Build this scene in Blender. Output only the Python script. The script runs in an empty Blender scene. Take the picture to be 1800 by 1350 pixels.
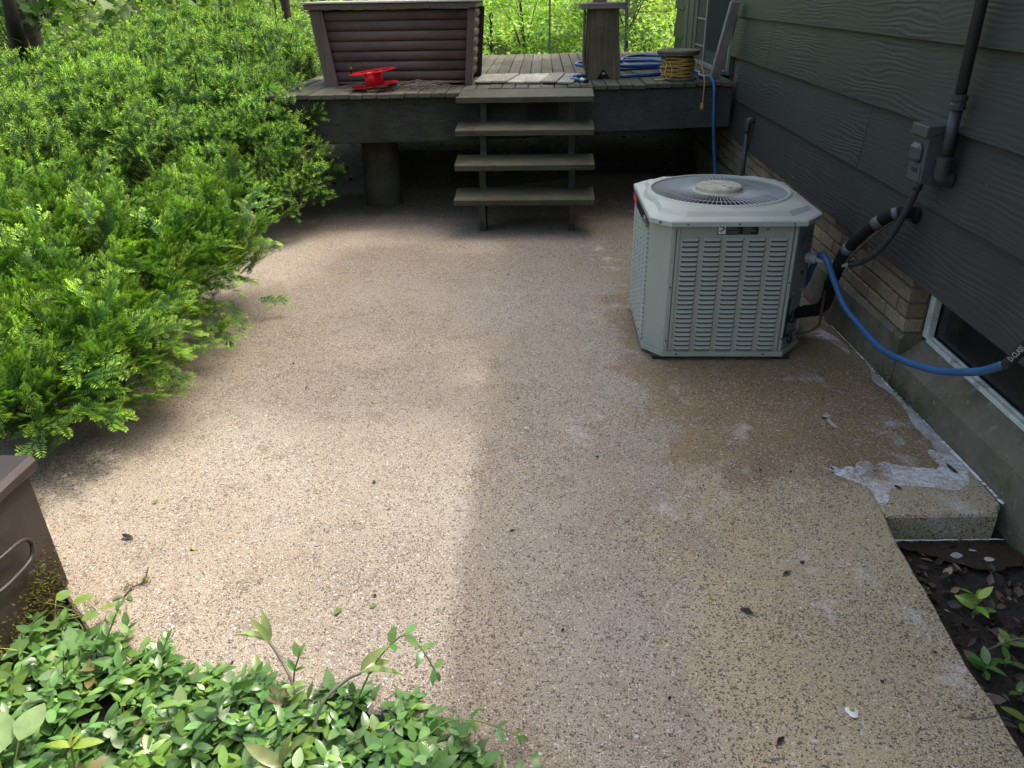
import bpy, bmesh, math, random
import numpy as np
from mathutils import Vector, Matrix, noise as mnoise

SC = bpy.context.scene
COL = SC.collection
RAD = math.radians

# ------------------------------------------------------------------ camera
EYE = Vector((0, 0, 1.55))
PITCH, YAW, ROLL = RAD(26.663), RAD(2.503), RAD(1.0)
F = Vector((-math.sin(YAW)*math.cos(PITCH), math.cos(YAW)*math.cos(PITCH), -math.sin(PITCH)))
R0 = Vector((math.cos(YAW), math.sin(YAW), 0))
U0 = R0.cross(F)
RR = math.cos(ROLL)*R0 - math.sin(ROLL)*U0
UU = math.sin(ROLL)*R0 + math.cos(ROLL)*U0
cam = bpy.data.objects.new('camera', bpy.data.cameras.new('camera'))
COL.objects.link(cam)
cam.data.sensor_width = 36
cam.data.lens = 36*1370/1800
cam.data.clip_end = 600
cam.data.clip_start = 0.02
cam.matrix_world = Matrix(((RR.x, UU.x, -F.x, EYE.x), (RR.y, UU.y, -F.y, EYE.y), (RR.z, UU.z, -F.z, EYE.z), (0, 0, 0, 1)))
SC.camera = cam

# ------------------------------------------------------------------ sky, sun, exposure
SUN_DIR = Vector((0.40, 0.27, 0.90)).normalized()       # towards the sun
world = bpy.data.worlds.new('World')
SC.world = world
world.use_nodes = True
wt = world.node_tree
wt.nodes.clear()
sky = wt.nodes.new('ShaderNodeTexSky')
sky.sky_type = 'NISHITA'
sky.sun_disc = False
sky.sun_elevation = math.asin(SUN_DIR.z)
sky.sun_rotation = math.atan2(SUN_DIR.x, SUN_DIR.y)
sky.air_density = 1.4
sky.dust_density = 8.0
sky.ozone_density = 0.6
wbg = wt.nodes.new('ShaderNodeBackground')
wbg.inputs['Strength'].default_value = 0.15
wout = wt.nodes.new('ShaderNodeOutputWorld')
wt.links.new(sky.outputs[0], wbg.inputs[0])
wt.links.new(wbg.outputs[0], wout.inputs[0])
sl = bpy.data.lights.new('sun', 'SUN')
sl.energy = 1.2
sl.angle = RAD(1.4)
sl.color = (1.0, 0.975, 0.93)
sun = bpy.data.objects.new('sun', sl)
COL.objects.link(sun)
sun.location = (6, 5, 14)
sun.rotation_euler = (-SUN_DIR).to_track_quat('-Z', 'Y').to_euler()
SC.view_settings.view_transform = 'Standard'
SC.view_settings.look = 'None'
SC.view_settings.gamma = 1
SC.view_settings.exposure = 1.45
SC.cycles.max_bounces = 4
SC.cycles.diffuse_bounces = 3
SC.cycles.glossy_bounces = 2
SC.cycles.transmission_bounces = 3
SC.cycles.transparent_max_bounces = 6

# ------------------------------------------------------------------ node helpers
class G:
    def __init__(s, name):
        s.m = bpy.data.materials.new(name)
        s.m.use_nodes = True
        s.nt = s.m.node_tree
        s.b = s.nt.nodes['Principled BSDF']
        s.out = s.nt.nodes['Material Output']
        s.tc = s.nt.nodes.new('ShaderNodeTexCoord')
        s.obj = s.tc.outputs['Object']
    def new(s, t, **kw):
        n = s.nt.nodes.new(t)
        for k, v in kw.items():
            setattr(n, k, v)
        return n
    def put(s, sock, v):
        if isinstance(v, bpy.types.NodeSocket):
            s.nt.links.new(v, sock)
        elif isinstance(v, (tuple, list)) and len(v) == 3 and sock.type == 'RGBA':
            sock.default_value = (*v, 1)
        else:
            sock.default_value = v
    def vec(s, scale=(1, 1, 1), loc=(0, 0, 0), rot=(0, 0, 0), src=None):
        n = s.new('ShaderNodeMapping')
        s.put(n.inputs['Vector'], src or s.obj)
        n.inputs['Scale'].default_value = scale
        n.inputs['Location'].default_value = loc
        n.inputs['Rotation'].default_value = rot
        return n.outputs[0]
    def noise(s, scale, detail=3, rough=.55, v=None, dist=0, col=False):
        n = s.new('ShaderNodeTexNoise')
        s.put(n.inputs['Vector'], v or s.obj)
        n.inputs['Scale'].default_value = scale
        n.inputs['Detail'].default_value = detail
        n.inputs['Roughness'].default_value = rough
        n.inputs['Distortion'].default_value = dist
        return n.outputs['Color' if col else 'Fac']
    def vor(s, scale, v=None, out='Distance', feature='F1', rnd=1):
        n = s.new('ShaderNodeTexVoronoi', feature=feature)
        s.put(n.inputs['Vector'], v or s.obj)
        n.inputs['Scale'].default_value = scale
        n.inputs['Randomness'].default_value = rnd
        return n.outputs[out]
    def ramp(s, fac, stops, interp='LINEAR'):
        n = s.new('ShaderNodeValToRGB')
        s.put(n.inputs[0], fac)
        cr = n.color_ramp
        cr.interpolation = interp
        while len(cr.elements) < len(stops):
            cr.elements.new(.5)
        for e, (p, c) in zip(cr.elements, stops):
            e.position = p
            e.color = (*c, 1) if isinstance(c, (tuple, list)) else (c, c, c, 1)
        return n.outputs[0]
    def rng(s, v, a, b, c=0, d=1):
        n = s.new('ShaderNodeMapRange', interpolation_type='SMOOTHSTEP')
        s.put(n.inputs[0], v)
        for i, x in enumerate((a, b, c, d)):
            n.inputs[i+1].default_value = x
        return n.outputs[0]
    def math(s, op, a, b=0.0):
        n = s.new('ShaderNodeMath', operation=op)
        s.put(n.inputs[0], a)
        s.put(n.inputs[1], b)
        return n.outputs[0]
    def mix(s, fac, a, b, mode='MIX'):
        n = s.new('ShaderNodeMix', data_type='RGBA', blend_type=mode)
        s.put(n.inputs[0], fac)
        s.put(n.inputs[6], a)
        s.put(n.inputs[7], b)
        return n.outputs[2]
    def bump(s, h, strength=.3, dist=.01, normal=None):
        n = s.new('ShaderNodeBump')
        s.put(n.inputs['Height'], h)
        n.inputs['Strength'].default_value = strength
        n.inputs['Distance'].default_value = dist
        if normal:
            s.put(n.inputs['Normal'], normal)
        s.nt.links.new(n.outputs[0], s.b.inputs['Normal'])
        return n.outputs[0]
    def rand(s):
        return s.new('ShaderNodeObjectInfo').outputs['Random']
    def xyz(s):
        n = s.new('ShaderNodeSeparateXYZ')
        s.put(n.inputs[0], s.obj)
        return n.outputs
    def attr(s, name='Col'):
        n = s.new('ShaderNodeAttribute', attribute_name=name)
        return n.outputs['Color']
    def set(s, color=None, rough=None, metal=None, spec=None):
        if color is not None:
            s.put(s.b.inputs['Base Color'], color)
        if rough is not None:
            s.put(s.b.inputs['Roughness'], rough)
        if metal is not None:
            s.put(s.b.inputs['Metallic'], metal)
        if spec is not None:
            s.put(s.b.inputs['Specular IOR Level'], spec)
        return s

def simple(name, c, rough=.6, var=.25, scale=14, bump=.1, bscale=60, metal=0, spec=.5, dirt=None, dirt_amt=.5):
    g = G(name)
    n = g.noise(scale, 4)
    lo = tuple(x*(1-var) for x in c)
    hi = tuple(min(1, x*(1+var)) for x in c)
    col = g.ramp(n, [(.3, lo), (.7, hi)])
    if dirt:
        dn = g.noise(scale*.6, 6, .7, g.vec(loc=(3.1, 1.7, 5.2)))
        col = g.mix(g.rng(dn, .5, .72, 0, dirt_amt), col, dirt)
    g.set(col, rough, metal, spec)
    if bump:
        g.bump(g.noise(bscale, 4), bump, .004)
    return g.m

def wood(name, c1, c2, axis, rough=.8, moss=None, moss_amt=.6, grain=70, bstr=.5, stain=None):
    """grain runs along axis 0/1/2"""
    g = G(name)
    sc = [grain]*3
    sc[axis] = grain*.035
    rnd = g.rand()
    off = g.new('ShaderNodeVectorMath', operation='ADD')
    g.put(off.inputs[0], g.obj)
    cmb = g.new('ShaderNodeCombineXYZ')
    for i in range(3):
        g.put(cmb.inputs[i], g.math('MULTIPLY', rnd, 17.0+i*9))
    g.put(off.inputs[1], cmb.outputs[0])
    v = off.outputs[0]
    gr = g.noise(1, 5, .65, g.vec(tuple(sc), src=v), .6)
    big = g.noise(3.5, 4, .6, v)
    col = g.ramp(gr, [(.28, c1), (.72, c2)])
    col = g.mix(g.rng(big, .35, .75, 0, .55), col, tuple(x*.55 for x in c1))
    col = g.mix(1, col, g.ramp(rnd, [(0, (.75, .75, .75)), (1, (1.2, 1.2, 1.2))]), 'MULTIPLY')
    crack = g.noise(1, 2, .5, g.vec(tuple(x*1.6 for x in sc), (7, 3, 1), src=v))
    ck = g.rng(crack, .3, .36, 1, 0)
    col = g.mix(g.math('MULTIPLY', ck, .7), col, tuple(x*.25 for x in c1))
    if moss:
        mm = g.rng(g.noise(5, 6, .65, g.vec(loc=(5, 8, 2), src=v)), .45, .7, 0, moss_amt)
        col = g.mix(mm, col, moss)
    if stain:
        mm = g.rng(g.noise(4, 3, .6, g.vec(loc=(1, 2, 9), src=v)), .56, .62, 0, .8)
        col = g.mix(mm, col, stain)
    g.set(col, rough, spec=.3)
    h = g.math('SUBTRACT', gr, g.math('MULTIPLY', ck, .6))
    g.bump(h, bstr, .006)
    return g.m

MAT = {}

# ------------------------------------------------------------------ patio concrete (exposed aggregate, washed unevenly)
def patio_mat():
    g = G('washed_aggregate_concrete')
    x, y, z = g.xyz()
    n1 = g.noise(.9, 3, .6)
    n2 = g.noise(2.6, 4, .65, g.vec(loc=(4, 9, 0)))
    n3 = g.noise(7, 3, .7, g.vec(loc=(1, 3, 7)))
    col = g.ramp(n1, [(.3, (.262, .215, .156)), (.5, (.290, .248, .192)), (.72, (.280, .252, .212))])
    col = g.mix(g.rng(n2, .45, .75, 0, .5), col, (.345, .305, .246))
    col = g.mix(g.rng(n3, .48, .70, 0, .65), col, (.190, .155, .112))
    # unwashed ochre side, coloured lighter to offset the house shade, soaked round the condenser
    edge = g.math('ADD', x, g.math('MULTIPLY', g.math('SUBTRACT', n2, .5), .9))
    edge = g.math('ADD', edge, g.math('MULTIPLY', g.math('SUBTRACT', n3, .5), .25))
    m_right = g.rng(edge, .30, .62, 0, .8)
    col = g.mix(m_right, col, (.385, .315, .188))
    gr = g.noise(260, 2, .8)
    col = g.mix(1, col, g.ramp(gr, [(.30, (.46, .44, .42)), (.5, (1, 1, 1)), (.72, (1.52, 1.52, 1.52))]), 'MULTIPLY')
    soak = g.math('MULTIPLY', g.rng(edge, .36, .46), g.math('MULTIPLY', g.rng(g.math('ADD', y, g.math('MULTIPLY', n2, .9)), 2.75, 2.95), g.rng(y, 5.2, 4.2)))
    col = g.mix(g.math('MULTIPLY', soak, .85), col, (.20, .138, .068))
    # brown drift towards the deck
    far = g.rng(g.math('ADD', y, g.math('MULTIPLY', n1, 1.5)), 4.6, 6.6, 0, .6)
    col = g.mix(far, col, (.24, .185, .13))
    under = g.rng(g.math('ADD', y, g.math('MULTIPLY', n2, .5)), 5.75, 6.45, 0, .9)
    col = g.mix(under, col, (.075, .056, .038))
    # dark pits left by the aggregate
    jit = g.noise(60, 1, .5, None, 0, True)
    jv = g.new('ShaderNodeVectorMath', operation='SCALE')
    g.put(jv.inputs[0], jit)
    jv.inputs['Scale'].default_value = .008
    av = g.new('ShaderNodeVectorMath', operation='ADD')
    g.put(av.inputs[0], g.obj)
    g.put(av.inputs[1], jv.outputs[0])
    flat = av.outputs[0]
    def pits(scale, thr, keep, lo, hi, dens):
        n = g.new('ShaderNodeTexVoronoi', feature='F1')
        g.put(n.inputs['Vector'], flat)
        n.inputs['Scale'].default_value = scale
        sep = g.new('ShaderNodeSeparateColor')
        g.put(sep.inputs[0], n.outputs['Color'])
        r = g.math('MULTIPLY', sep.outputs[0], thr)
        d = g.math('SUBTRACT', r, n.outputs['Distance'])
        on = g.math('LESS_THAN', sep.outputs[1], g.rng(dens, lo, hi, keep*.35, keep))
        return g.math('MULTIPLY', g.rng(d, 0, .12), on), sep.outputs[2]
    p1, c1 = pits(155, .72, .70, .35, .65, n2)
    p2, c2 = pits(250, .76, .8, .35, .7, g.noise(1.7, 3, .5, g.vec(loc=(9, 9, 9))))
    p3, c3 = pits(190, .66, .55, .4, .7, n3)
    col = g.mix(g.math('MULTIPLY', p3, .75), col, g.ramp(c3, [(0, (.66, .63, .58)), (.6, (.50, .44, .35)), (1, (.50, .53, .56))]))
    col = g.mix(g.math('MULTIPLY', p2, .75), col, (.085, .065, .05))
    col = g.mix(g.math('MULTIPLY', p1, .9), col, g.ramp(c1, [(0, (.035, .027, .023)), (.7, (.095, .07, .055)), (1, (.15, .095, .075))]))
    # larger pale pebbles in patches
    p4, c4 = pits(80, .50, .40, .55, .68, n2)
    col = g.mix(g.math('MULTIPLY', g.math('MULTIPLY', p4, g.rng(n3, .5, .62)), .6), col, (.55, .56, .57))
    # chalky wash residue
    rs = g.noise(3.2, 5, .72, g.vec((1, .75, 1), (2.3, 6.6, 0)))
    res = g.math('MULTIPLY', g.math('MULTIPLY', g.rng(rs, .57, .72), g.rng(x, -.3, .5, .25, 1)), g.rng(gr, .35, .6, .25, 1))
    col = g.mix(g.math('MULTIPLY', res, .6), col, (.64, .63, .62))
    g.set(col, g.math('SUBTRACT', .85, g.math('MULTIPLY', soak, .40)), spec=.45)
    h = g.math('SUBTRACT', g.math('MULTIPLY', gr, .9), g.math('ADD', p1, g.math('MULTIPLY', p2, .6)))
    h = g.math('ADD', h, g.math('MULTIPLY', p3, .5))
    g.bump(h, .55, .004)
    return g.m
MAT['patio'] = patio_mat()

def soil_mat():
    g = G('dark_soil')
    n = g.noise(9, 8, .7)
    n2 = g.noise(45, 5, .7)
    col = g.ramp(n, [(.3, (.016, .012, .009)), (.55, (.035, .025, .017)), (.8, (.065, .048, .03))])
    col = g.mix(g.rng(n2, .6, .75, 0, .5), col, (.10, .075, .05))
    x, y, z = g.xyz()
    woods = g.math('MAXIMUM', g.rng(y, 9.5, 12), g.rng(x, -3.0, -4.5))
    gcol = g.ramp(g.noise(2.3, 6, .7), [(.3, (.012, .020, .007)), (.55, (.026, .045, .012)), (.75, (.05, .08, .02))])
    col = g.mix(g.math('MULTIPLY', woods, .8), col, gcol)
    g.set(col, g.math('MAXIMUM', g.ramp(n2, [(.3, .35), (.7, .85)]), woods), spec=g.math('MULTIPLY', g.math('SUBTRACT', 1.0, woods), .5))
    g.bump(g.math('ADD', n, n2), .9, .03)
    return g.m
MAT['soil'] = soil_mat()

def siding_mat():
    g = G('charcoal_painted_siding')
    rnd = g.rand()
    cmb = g.new('ShaderNodeCombineXYZ')
    g.put(cmb.inputs[1], g.math('MULTIPLY', rnd, 31.0))
    g.put(cmb.inputs[2], g.math('MULTIPLY', rnd, 7.0))
    ad = g.new('ShaderNodeVectorMath', operation='ADD')
    g.put(ad.inputs[0], g.obj)
    g.put(ad.inputs[1], cmb.outputs[0])
    v = ad.outputs[0]
    w = g.new('ShaderNodeTexWave', wave_type='BANDS', bands_direction='Z')
    g.put(w.inputs['Vector'], g.vec((1, .22, 1), src=v))
    w.inputs['Scale'].default_value = 15
    w.inputs['Distortion'].default_value = 16
    w.inputs['Detail'].default_value = 2.5
    w.inputs['Detail Scale'].default_value = .55
    w.inputs['Detail Roughness'].default_value = .6
    fine = g.noise(1, 4, .6, g.vec((60, 6, 160), src=v))
    wm = g.math('MULTIPLY', w.outputs['Fac'], g.rng(g.noise(1.6, 2, .5, g.vec((1, .6, 2.5), src=v)), .42, .68, .22, 1))
    col = g.ramp(g.noise(2.4, 4, .6, v), [(.3, (.0295, .0300, .0272)), (.7, (.0390, .0396, .0358))])
    scuff = g.rng(g.noise(5, 7, .75, g.vec((1, 1, .5), (3, 3, 3), src=v)), .62, .72, 0, .45)
    col = g.mix(scuff, col, (.028, .030, .030))
    chip = g.rng(g.noise(38, 2, .5, g.vec((1, .35, 1), src=v)), .755, .775, 0, .6)
    col = g.mix(chip, col, (.28, .29, .28))
    g.set(col, .55, spec=.4)
    g.bump(g.math('ADD', g.math('MULTIPLY', wm, .9), g.math('MULTIPLY', fine, .45)), .27, .005)
    return g.m
MAT['siding'] = siding_mat()
MAT['trim'] = simple('grey_brown_trim', (.085, .078, .068), .6, .15)
MAT['door_green'] = simple('grey_green_door_paint', (.058, .060, .054), .7, .12, spec=.2)
MAT['door_line'] = simple('pale_door_bead', (.26, .27, .22), .5, .1)
MAT['screen'] = simple('dark_door_screen', (.022, .024, .024), .8, .2, spec=.15)
MAT['sillwood'] = simple('pale_threshold', (.20, .20, .17), .7, .2)

def brick_mat():
    g = G('buff_rough_brick')
    r = g.rand()
    col = g.ramp(r, [(0, (.22, .165, .10)), (.3, (.27, .215, .135)), (.55, (.17, .13, .09)), (.8, (.25, .20, .13)), (1, (.34, .28, .17))])
    n = g.noise(40, 6, .7)
    col = g.mix(g.rng(n, .45, .7, 0, .55), col, (.085, .065, .045))
    g.set(col, .9, spec=.25)
    g.bump(g.math('ADD', n, g.math('MULTIPLY', g.noise(110, 4, .7), .7)), .9, .012)
    return g.m
MAT['brick'] = brick_mat()
MAT['mortar'] = simple('dark_mortar', (.12, .10, .075), .95, .3, 30, .5, 120)

def footing_mat():
    g = G('mossy_foundation_concrete')
    x, y, z = g.xyz()
    n = g.noise(6, 7, .7)
    col = g.ramp(n, [(.3, (.10, .09, .062)), (.6, (.16, .145, .105)), (.8, (.22, .205, .16))])
    moss = g.rng(g.noise(4, 6, .7, g.vec(loc=(2, 2, 2))), .45, .65, 0, .7)
    col = g.mix(moss, col, (.06, .065, .028))
    col = g.mix(g.rng(g.noise(22, 3, .5), .62, .72, 0, .5), col, (.26, .26, .22))
    pit = g.noise(70, 4, .7)
    col = g.mix(g.rng(pit, .62, .7, 0, .6), col, (.05, .045, .03))
    g.set(col, .9, spec=.3)
    g.bump(g.math('SUBTRACT', n, g.math('MULTIPLY', pit, .6)), .7, .012)
    return g.m
MAT['footing'] = footing_mat()
MAT['white_paint'] = simple('chipped_white_window_paint', (.55, .57, .52), .55, .12, 20, .15, 60, dirt=(.05, .045, .04), dirt_amt=.8)

def glass_mat():
    g = G('dark_window_glass')
    g.set((.012, .014, .014), g.ramp(g.noise(9, 5, .7), [(.4, .12), (.7, .4)]), spec=.5)
    return g.m
MAT['glass'] = glass_mat()

MAT['deckboard'] = wood('weathered_deck_board', (.064, .058, .041), (.138, .128, .095), 1, .85, (.065, .078, .03), .65)
MAT['matplank'] = wood('bleached_plank', (.24, .235, .19), (.42, .41, .35), 1, .8, (.17, .18, .10), .4)
MAT['beam'] = wood('dark_mossy_beam', (.027, .026, .021), (.066, .064, .048), 0, .85, (.055, .062, .028), .5)
MAT['beam_grey'] = wood('painted_grey_beam', (.048, .048, .046), (.080, .080, .074), 0, .8, (.06, .062, .04), .35)
MAT['tread'] = wood('mossy_step_tread', (.044, .043, .026), (.106, .103, .066), 0, .7, (.058, .072, .024), .75, stain=(.05, .038, .022))
MAT['stringer'] = wood('dark_stringer', (.045, .043, .03), (.10, .095, .07), 2, .85, (.06, .07, .03), .5)
MAT['stool'] = wood('mossy_stool_wood', (.085, .065, .04), (.20, .16, .105), 2, .85, (.10, .11, .035), .6)
MAT['stool_top'] = wood('grey_stool_top', (.10, .085, .065), (.22, .195, .155), 0, .85)
MAT['board'] = wood('rough_grey_board', (.26, .235, .20), (.52, .48, .41), 2, .9)
MAT['spoolwood'] = wood('old_spool_wood', (.12, .095, .065), (.26, .215, .16), 0, .85)
MAT['pier'] = simple('mossy_concrete_pier', (.070, .064, .043), .9, .35, 8, .5, 60, dirt=(.06, .07, .03), dirt_amt=.7)
MAT['brownpaint'] = wood('brown_stained_log', (.100, .062, .049), (.142, .092, .073), 0, .5, None, 0, 30, .15)
MAT['browntrim'] = wood('brown_stained_trim', (.096, .064, .051), (.134, .092, .073), 2, .55, None, 0, 30, .15)
MAT['roofpale'] = simple('pale_lid_felt', (.35, .34, .31), .8, .2)
MAT['dark'] = simple('black_metal', (.012, .012, .013), .5, .2)
MAT['red'] = simple('red_plastic', (.62, .012, .030), .42, .10, 8, .05)
MAT['blackplastic'] = simple('black_plastic', (.016, .016, .017), .45, .2)
MAT['hose'] = simple('blue_rubber_hose', (.022, .098, .235), .45, .18, 9, .06, 90, dirt=(.06, .12, .2), dirt_amt=.4)
MAT['yellow'] = simple('yellow_cord', (.42, .27, .055), .55, .2, 10, .1, dirt=(.2, .13, .04), dirt_amt=.5)
MAT['metal'] = simple('hose_fitting_metal', (.55, .55, .55), .3, .1, 10, 0, metal=.9)
MAT['twig'] = simple('dry_grey_twig', (.17, .14, .11), .9, .35, 30, .4, 80)

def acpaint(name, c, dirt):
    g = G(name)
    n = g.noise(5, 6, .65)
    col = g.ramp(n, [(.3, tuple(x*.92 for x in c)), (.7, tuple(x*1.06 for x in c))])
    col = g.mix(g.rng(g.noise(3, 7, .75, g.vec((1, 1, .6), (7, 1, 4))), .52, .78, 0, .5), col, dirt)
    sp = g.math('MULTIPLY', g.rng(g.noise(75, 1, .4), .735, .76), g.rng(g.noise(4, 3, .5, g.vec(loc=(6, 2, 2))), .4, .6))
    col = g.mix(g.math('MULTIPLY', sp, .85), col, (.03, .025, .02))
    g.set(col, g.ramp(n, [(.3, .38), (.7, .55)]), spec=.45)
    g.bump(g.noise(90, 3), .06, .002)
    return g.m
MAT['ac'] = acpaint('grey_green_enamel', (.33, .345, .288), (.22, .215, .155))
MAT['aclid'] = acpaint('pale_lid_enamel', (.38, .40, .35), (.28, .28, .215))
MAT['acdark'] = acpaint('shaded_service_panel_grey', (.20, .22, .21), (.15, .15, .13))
MAT['slot'] = simple('louver_slot_dark', (.075, .08, .075), .8, .2)
MAT['wire'] = simple('coated_guard_wire', (.40, .43, .42), .4, .1, 20, 0)
MAT['hub'] = simple('lichen_stained_hub_cap', (.36, .345, .27), .75, .2, 25, .3, 60, dirt=(.17, .13, .085), dirt_amt=.8)
MAT['fanblade'] = simple('dull_fan_blade', (.06, .065, .068), .6, .2)
MAT['labelblack'] = simple('black_label', (.010, .010, .011), .4, .1, bump=0)
MAT['labelwhite'] = simple('white_label_print', (.70, .72, .72), .5, .05, bump=0)
MAT['labelgrey'] = simple('grey_label_print', (.20, .20, .20), .5, .1, bump=0)
MAT['labelamber'] = simple('yellowed_label_print', (.60, .58, .38), .5, .1, bump=0)
MAT['labelpink'] = simple('faded_label_print', (.45, .38, .36), .5, .1, bump=0)
MAT['labelred'] = simple('red_badge', (.55, .055, .03), .4, .1, bump=0)
MAT['screw'] = simple('rusty_screw', (.05, .04, .033), .6, .3)
MAT['screwbright'] = simple('bright_screw', (.5, .5, .48), .35, .1, metal=.8)
MAT['conduit_paint'] = simple('charcoal_painted_conduit', (.028, .031, .031), .5, .2, 20, .2, 60)
MAT['boxpaint'] = simple('charcoal_painted_box', (.055, .060, .060), .5, .15, 8, .08)
MAT['flexgrey'] = simple('grey_flexible_conduit', (.24, .25, .25), .5, .15, 20, .1)
MAT['foamblack'] = simple('black_pipe_insulation', (.005, .005, .0055), .8, .3, 20, .5, 70, spec=.25)
MAT['tape'] = simple('grey_tape', (.07, .073, .078), .45, .2)
MAT['copper'] = simple('dull_copper', (.07, .05, .035), .5, .3)
MAT['rustbin'] = simple('brown_enamel_bin', (.026, .018, .0145), .5, .22, 5, .15, 50, dirt=(.05, .04, .032), dirt_amt=.5)
MAT['deadleaf'] = simple('dead_leaf', (.060, .036, .022), .8, .4, 30, .3)
MAT['darkleaf'] = simple('blackened_leaf', (.020, .015, .013), .7, .4, 30, .3)
MAT['yellowleaf'] = simple('yellow_leaf_scrap', (.42, .34, .05), .6, .3, 30, .2)
MAT['greenscrap'] = simple('green_leaf_scrap', (.12, .19, .035), .6, .3, 30, .2)
MAT['petal'] = simple('white_petal', (.62, .64, .60), .5, .1)
MAT['bark'] = simple('dark_bark', (.045, .035, .027), .95, .4, 18, .8, 40)
MAT['roof'] = simple('grey_shingle', (.10, .10, .10), .9, .25, 20, .5)
MAT['soffit'] = simple('painted_soffit', (.20, .205, .20), .7, .1)

def leaf_mat(name, rough=.45, trans=.28, spec=.5, tcol=(1.25, 1.35, .55)):
    g = G(name)
    c = g.attr()
    n = g.noise(35, 3)
    col = g.mix(1, c, g.ramp(n, [(.3, (.8, .8, .8)), (.7, (1.15, 1.15, 1.1))]), 'MULTIPLY')
    g.set(col, rough, spec=spec)
    tr = g.new('ShaderNodeBsdfTranslucent')
    g.put(tr.inputs[0], g.mix(1, col, tcol, 'MULTIPLY'))
    ms = g.new('ShaderNodeMixShader')
    ms.inputs[0].default_value = trans
    g.nt.links.new(g.b.outputs[0], ms.inputs[1])
    g.nt.links.new(tr.outputs[0], ms.inputs[2])
    g.nt.links.new(ms.outputs[0], g.out.inputs['Surface'])
    return g.m
MAT['needle'] = leaf_mat('yew_needle', .5, .14, .25)
MAT['vinca'] = leaf_mat('glossy_groundcover_leaf', .30, .22, .5)
MAT['leaf'] = leaf_mat('woodland_leaf', .5, .45, .4)
MAT['moss'] = leaf_mat('moss', .95, .1, .1)
MAT['litter'] = leaf_mat('leaf_litter', .6, .05, .5)

def soap_mat(name, cover, c=(.72, .74, .76), lo=.42, hi=.60, a0=.35, a1=.95, scale=28, fade=0.0):
    g = G(name)
    n = g.noise(scale, 6, .75)
    big = g.noise(7, 4, .6)
    sep = g.new('ShaderNodeSeparateColor')
    g.put(sep.inputs[0], g.attr())
    ed = g.math('MULTIPLY', g.math('SUBTRACT', sep.outputs[0], 1.0), fade)
    a = g.rng(g.math('ADD', g.math('ADD', n, g.math('MULTIPLY', g.math('SUBTRACT', big, .5), cover)), ed), lo, hi, a0, a1)
    g.set(c, .12, spec=.6)
    g.put(g.b.inputs['Alpha'], a)
    g.bump(big, .05, .004)
    return g.m
MAT['soapfilm'] = soap_mat('milky_soap_film', .6, (.55, .55, .54), .2, .75, .35, .82, 14)
MAT['foam'] = soap_mat('white_soap_foam', .9, (.80, .82, .84), .22, .85, .0, .9, 50, .42)
MAT['foamline'] = soap_mat('white_foam_line', .9, (.80, .82, .83), .34, .55, .05, .97, 45)
g = G('muddy_water')
g.set((.035, .026, .017), .06, spec=.6)
g.bump(g.noise(12, 2), .04, .01)
MAT['mud'] = g.m

# ------------------------------------------------------------------ object helpers
def tag(o, label=None, cat=None, group=None, kind=None):
    if label: o['label'] = label
    if cat: o['category'] = cat
    if group: o['group'] = group
    if kind: o['kind'] = kind
    return o

WORG = {}
def worg(p):
    return WORG.get(p.name, Vector((0, 0, 0))) if p else Vector((0, 0, 0))

def thing(name, label, cat, loc=(0, 0, 0), group=None):
    o = bpy.data.objects.new(name, None)
    o.empty_display_size = .05
    COL.objects.link(o)
    o.location = loc
    WORG[o.name] = Vector(loc)
    return tag(o, label, cat, group)

def link(name, mesh, parent=None, loc=(0, 0, 0), rot=None):
    """loc is a world position of the mesh origin"""
    o = bpy.data.objects.new(name, mesh)
    COL.objects.link(o)
    if parent:
        o.parent = parent
    o.location = Vector(loc) - worg(parent)
    if rot:
        o.rotation_euler = rot
    WORG[o.name] = Vector(loc)
    return o

def rotm(rx=0, ry=0, rz=0):
    return (Matrix.Rotation(rz, 4, 'Z') @ Matrix.Rotation(ry, 4, 'Y') @ Matrix.Rotation(rx, 4, 'X'))

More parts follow.
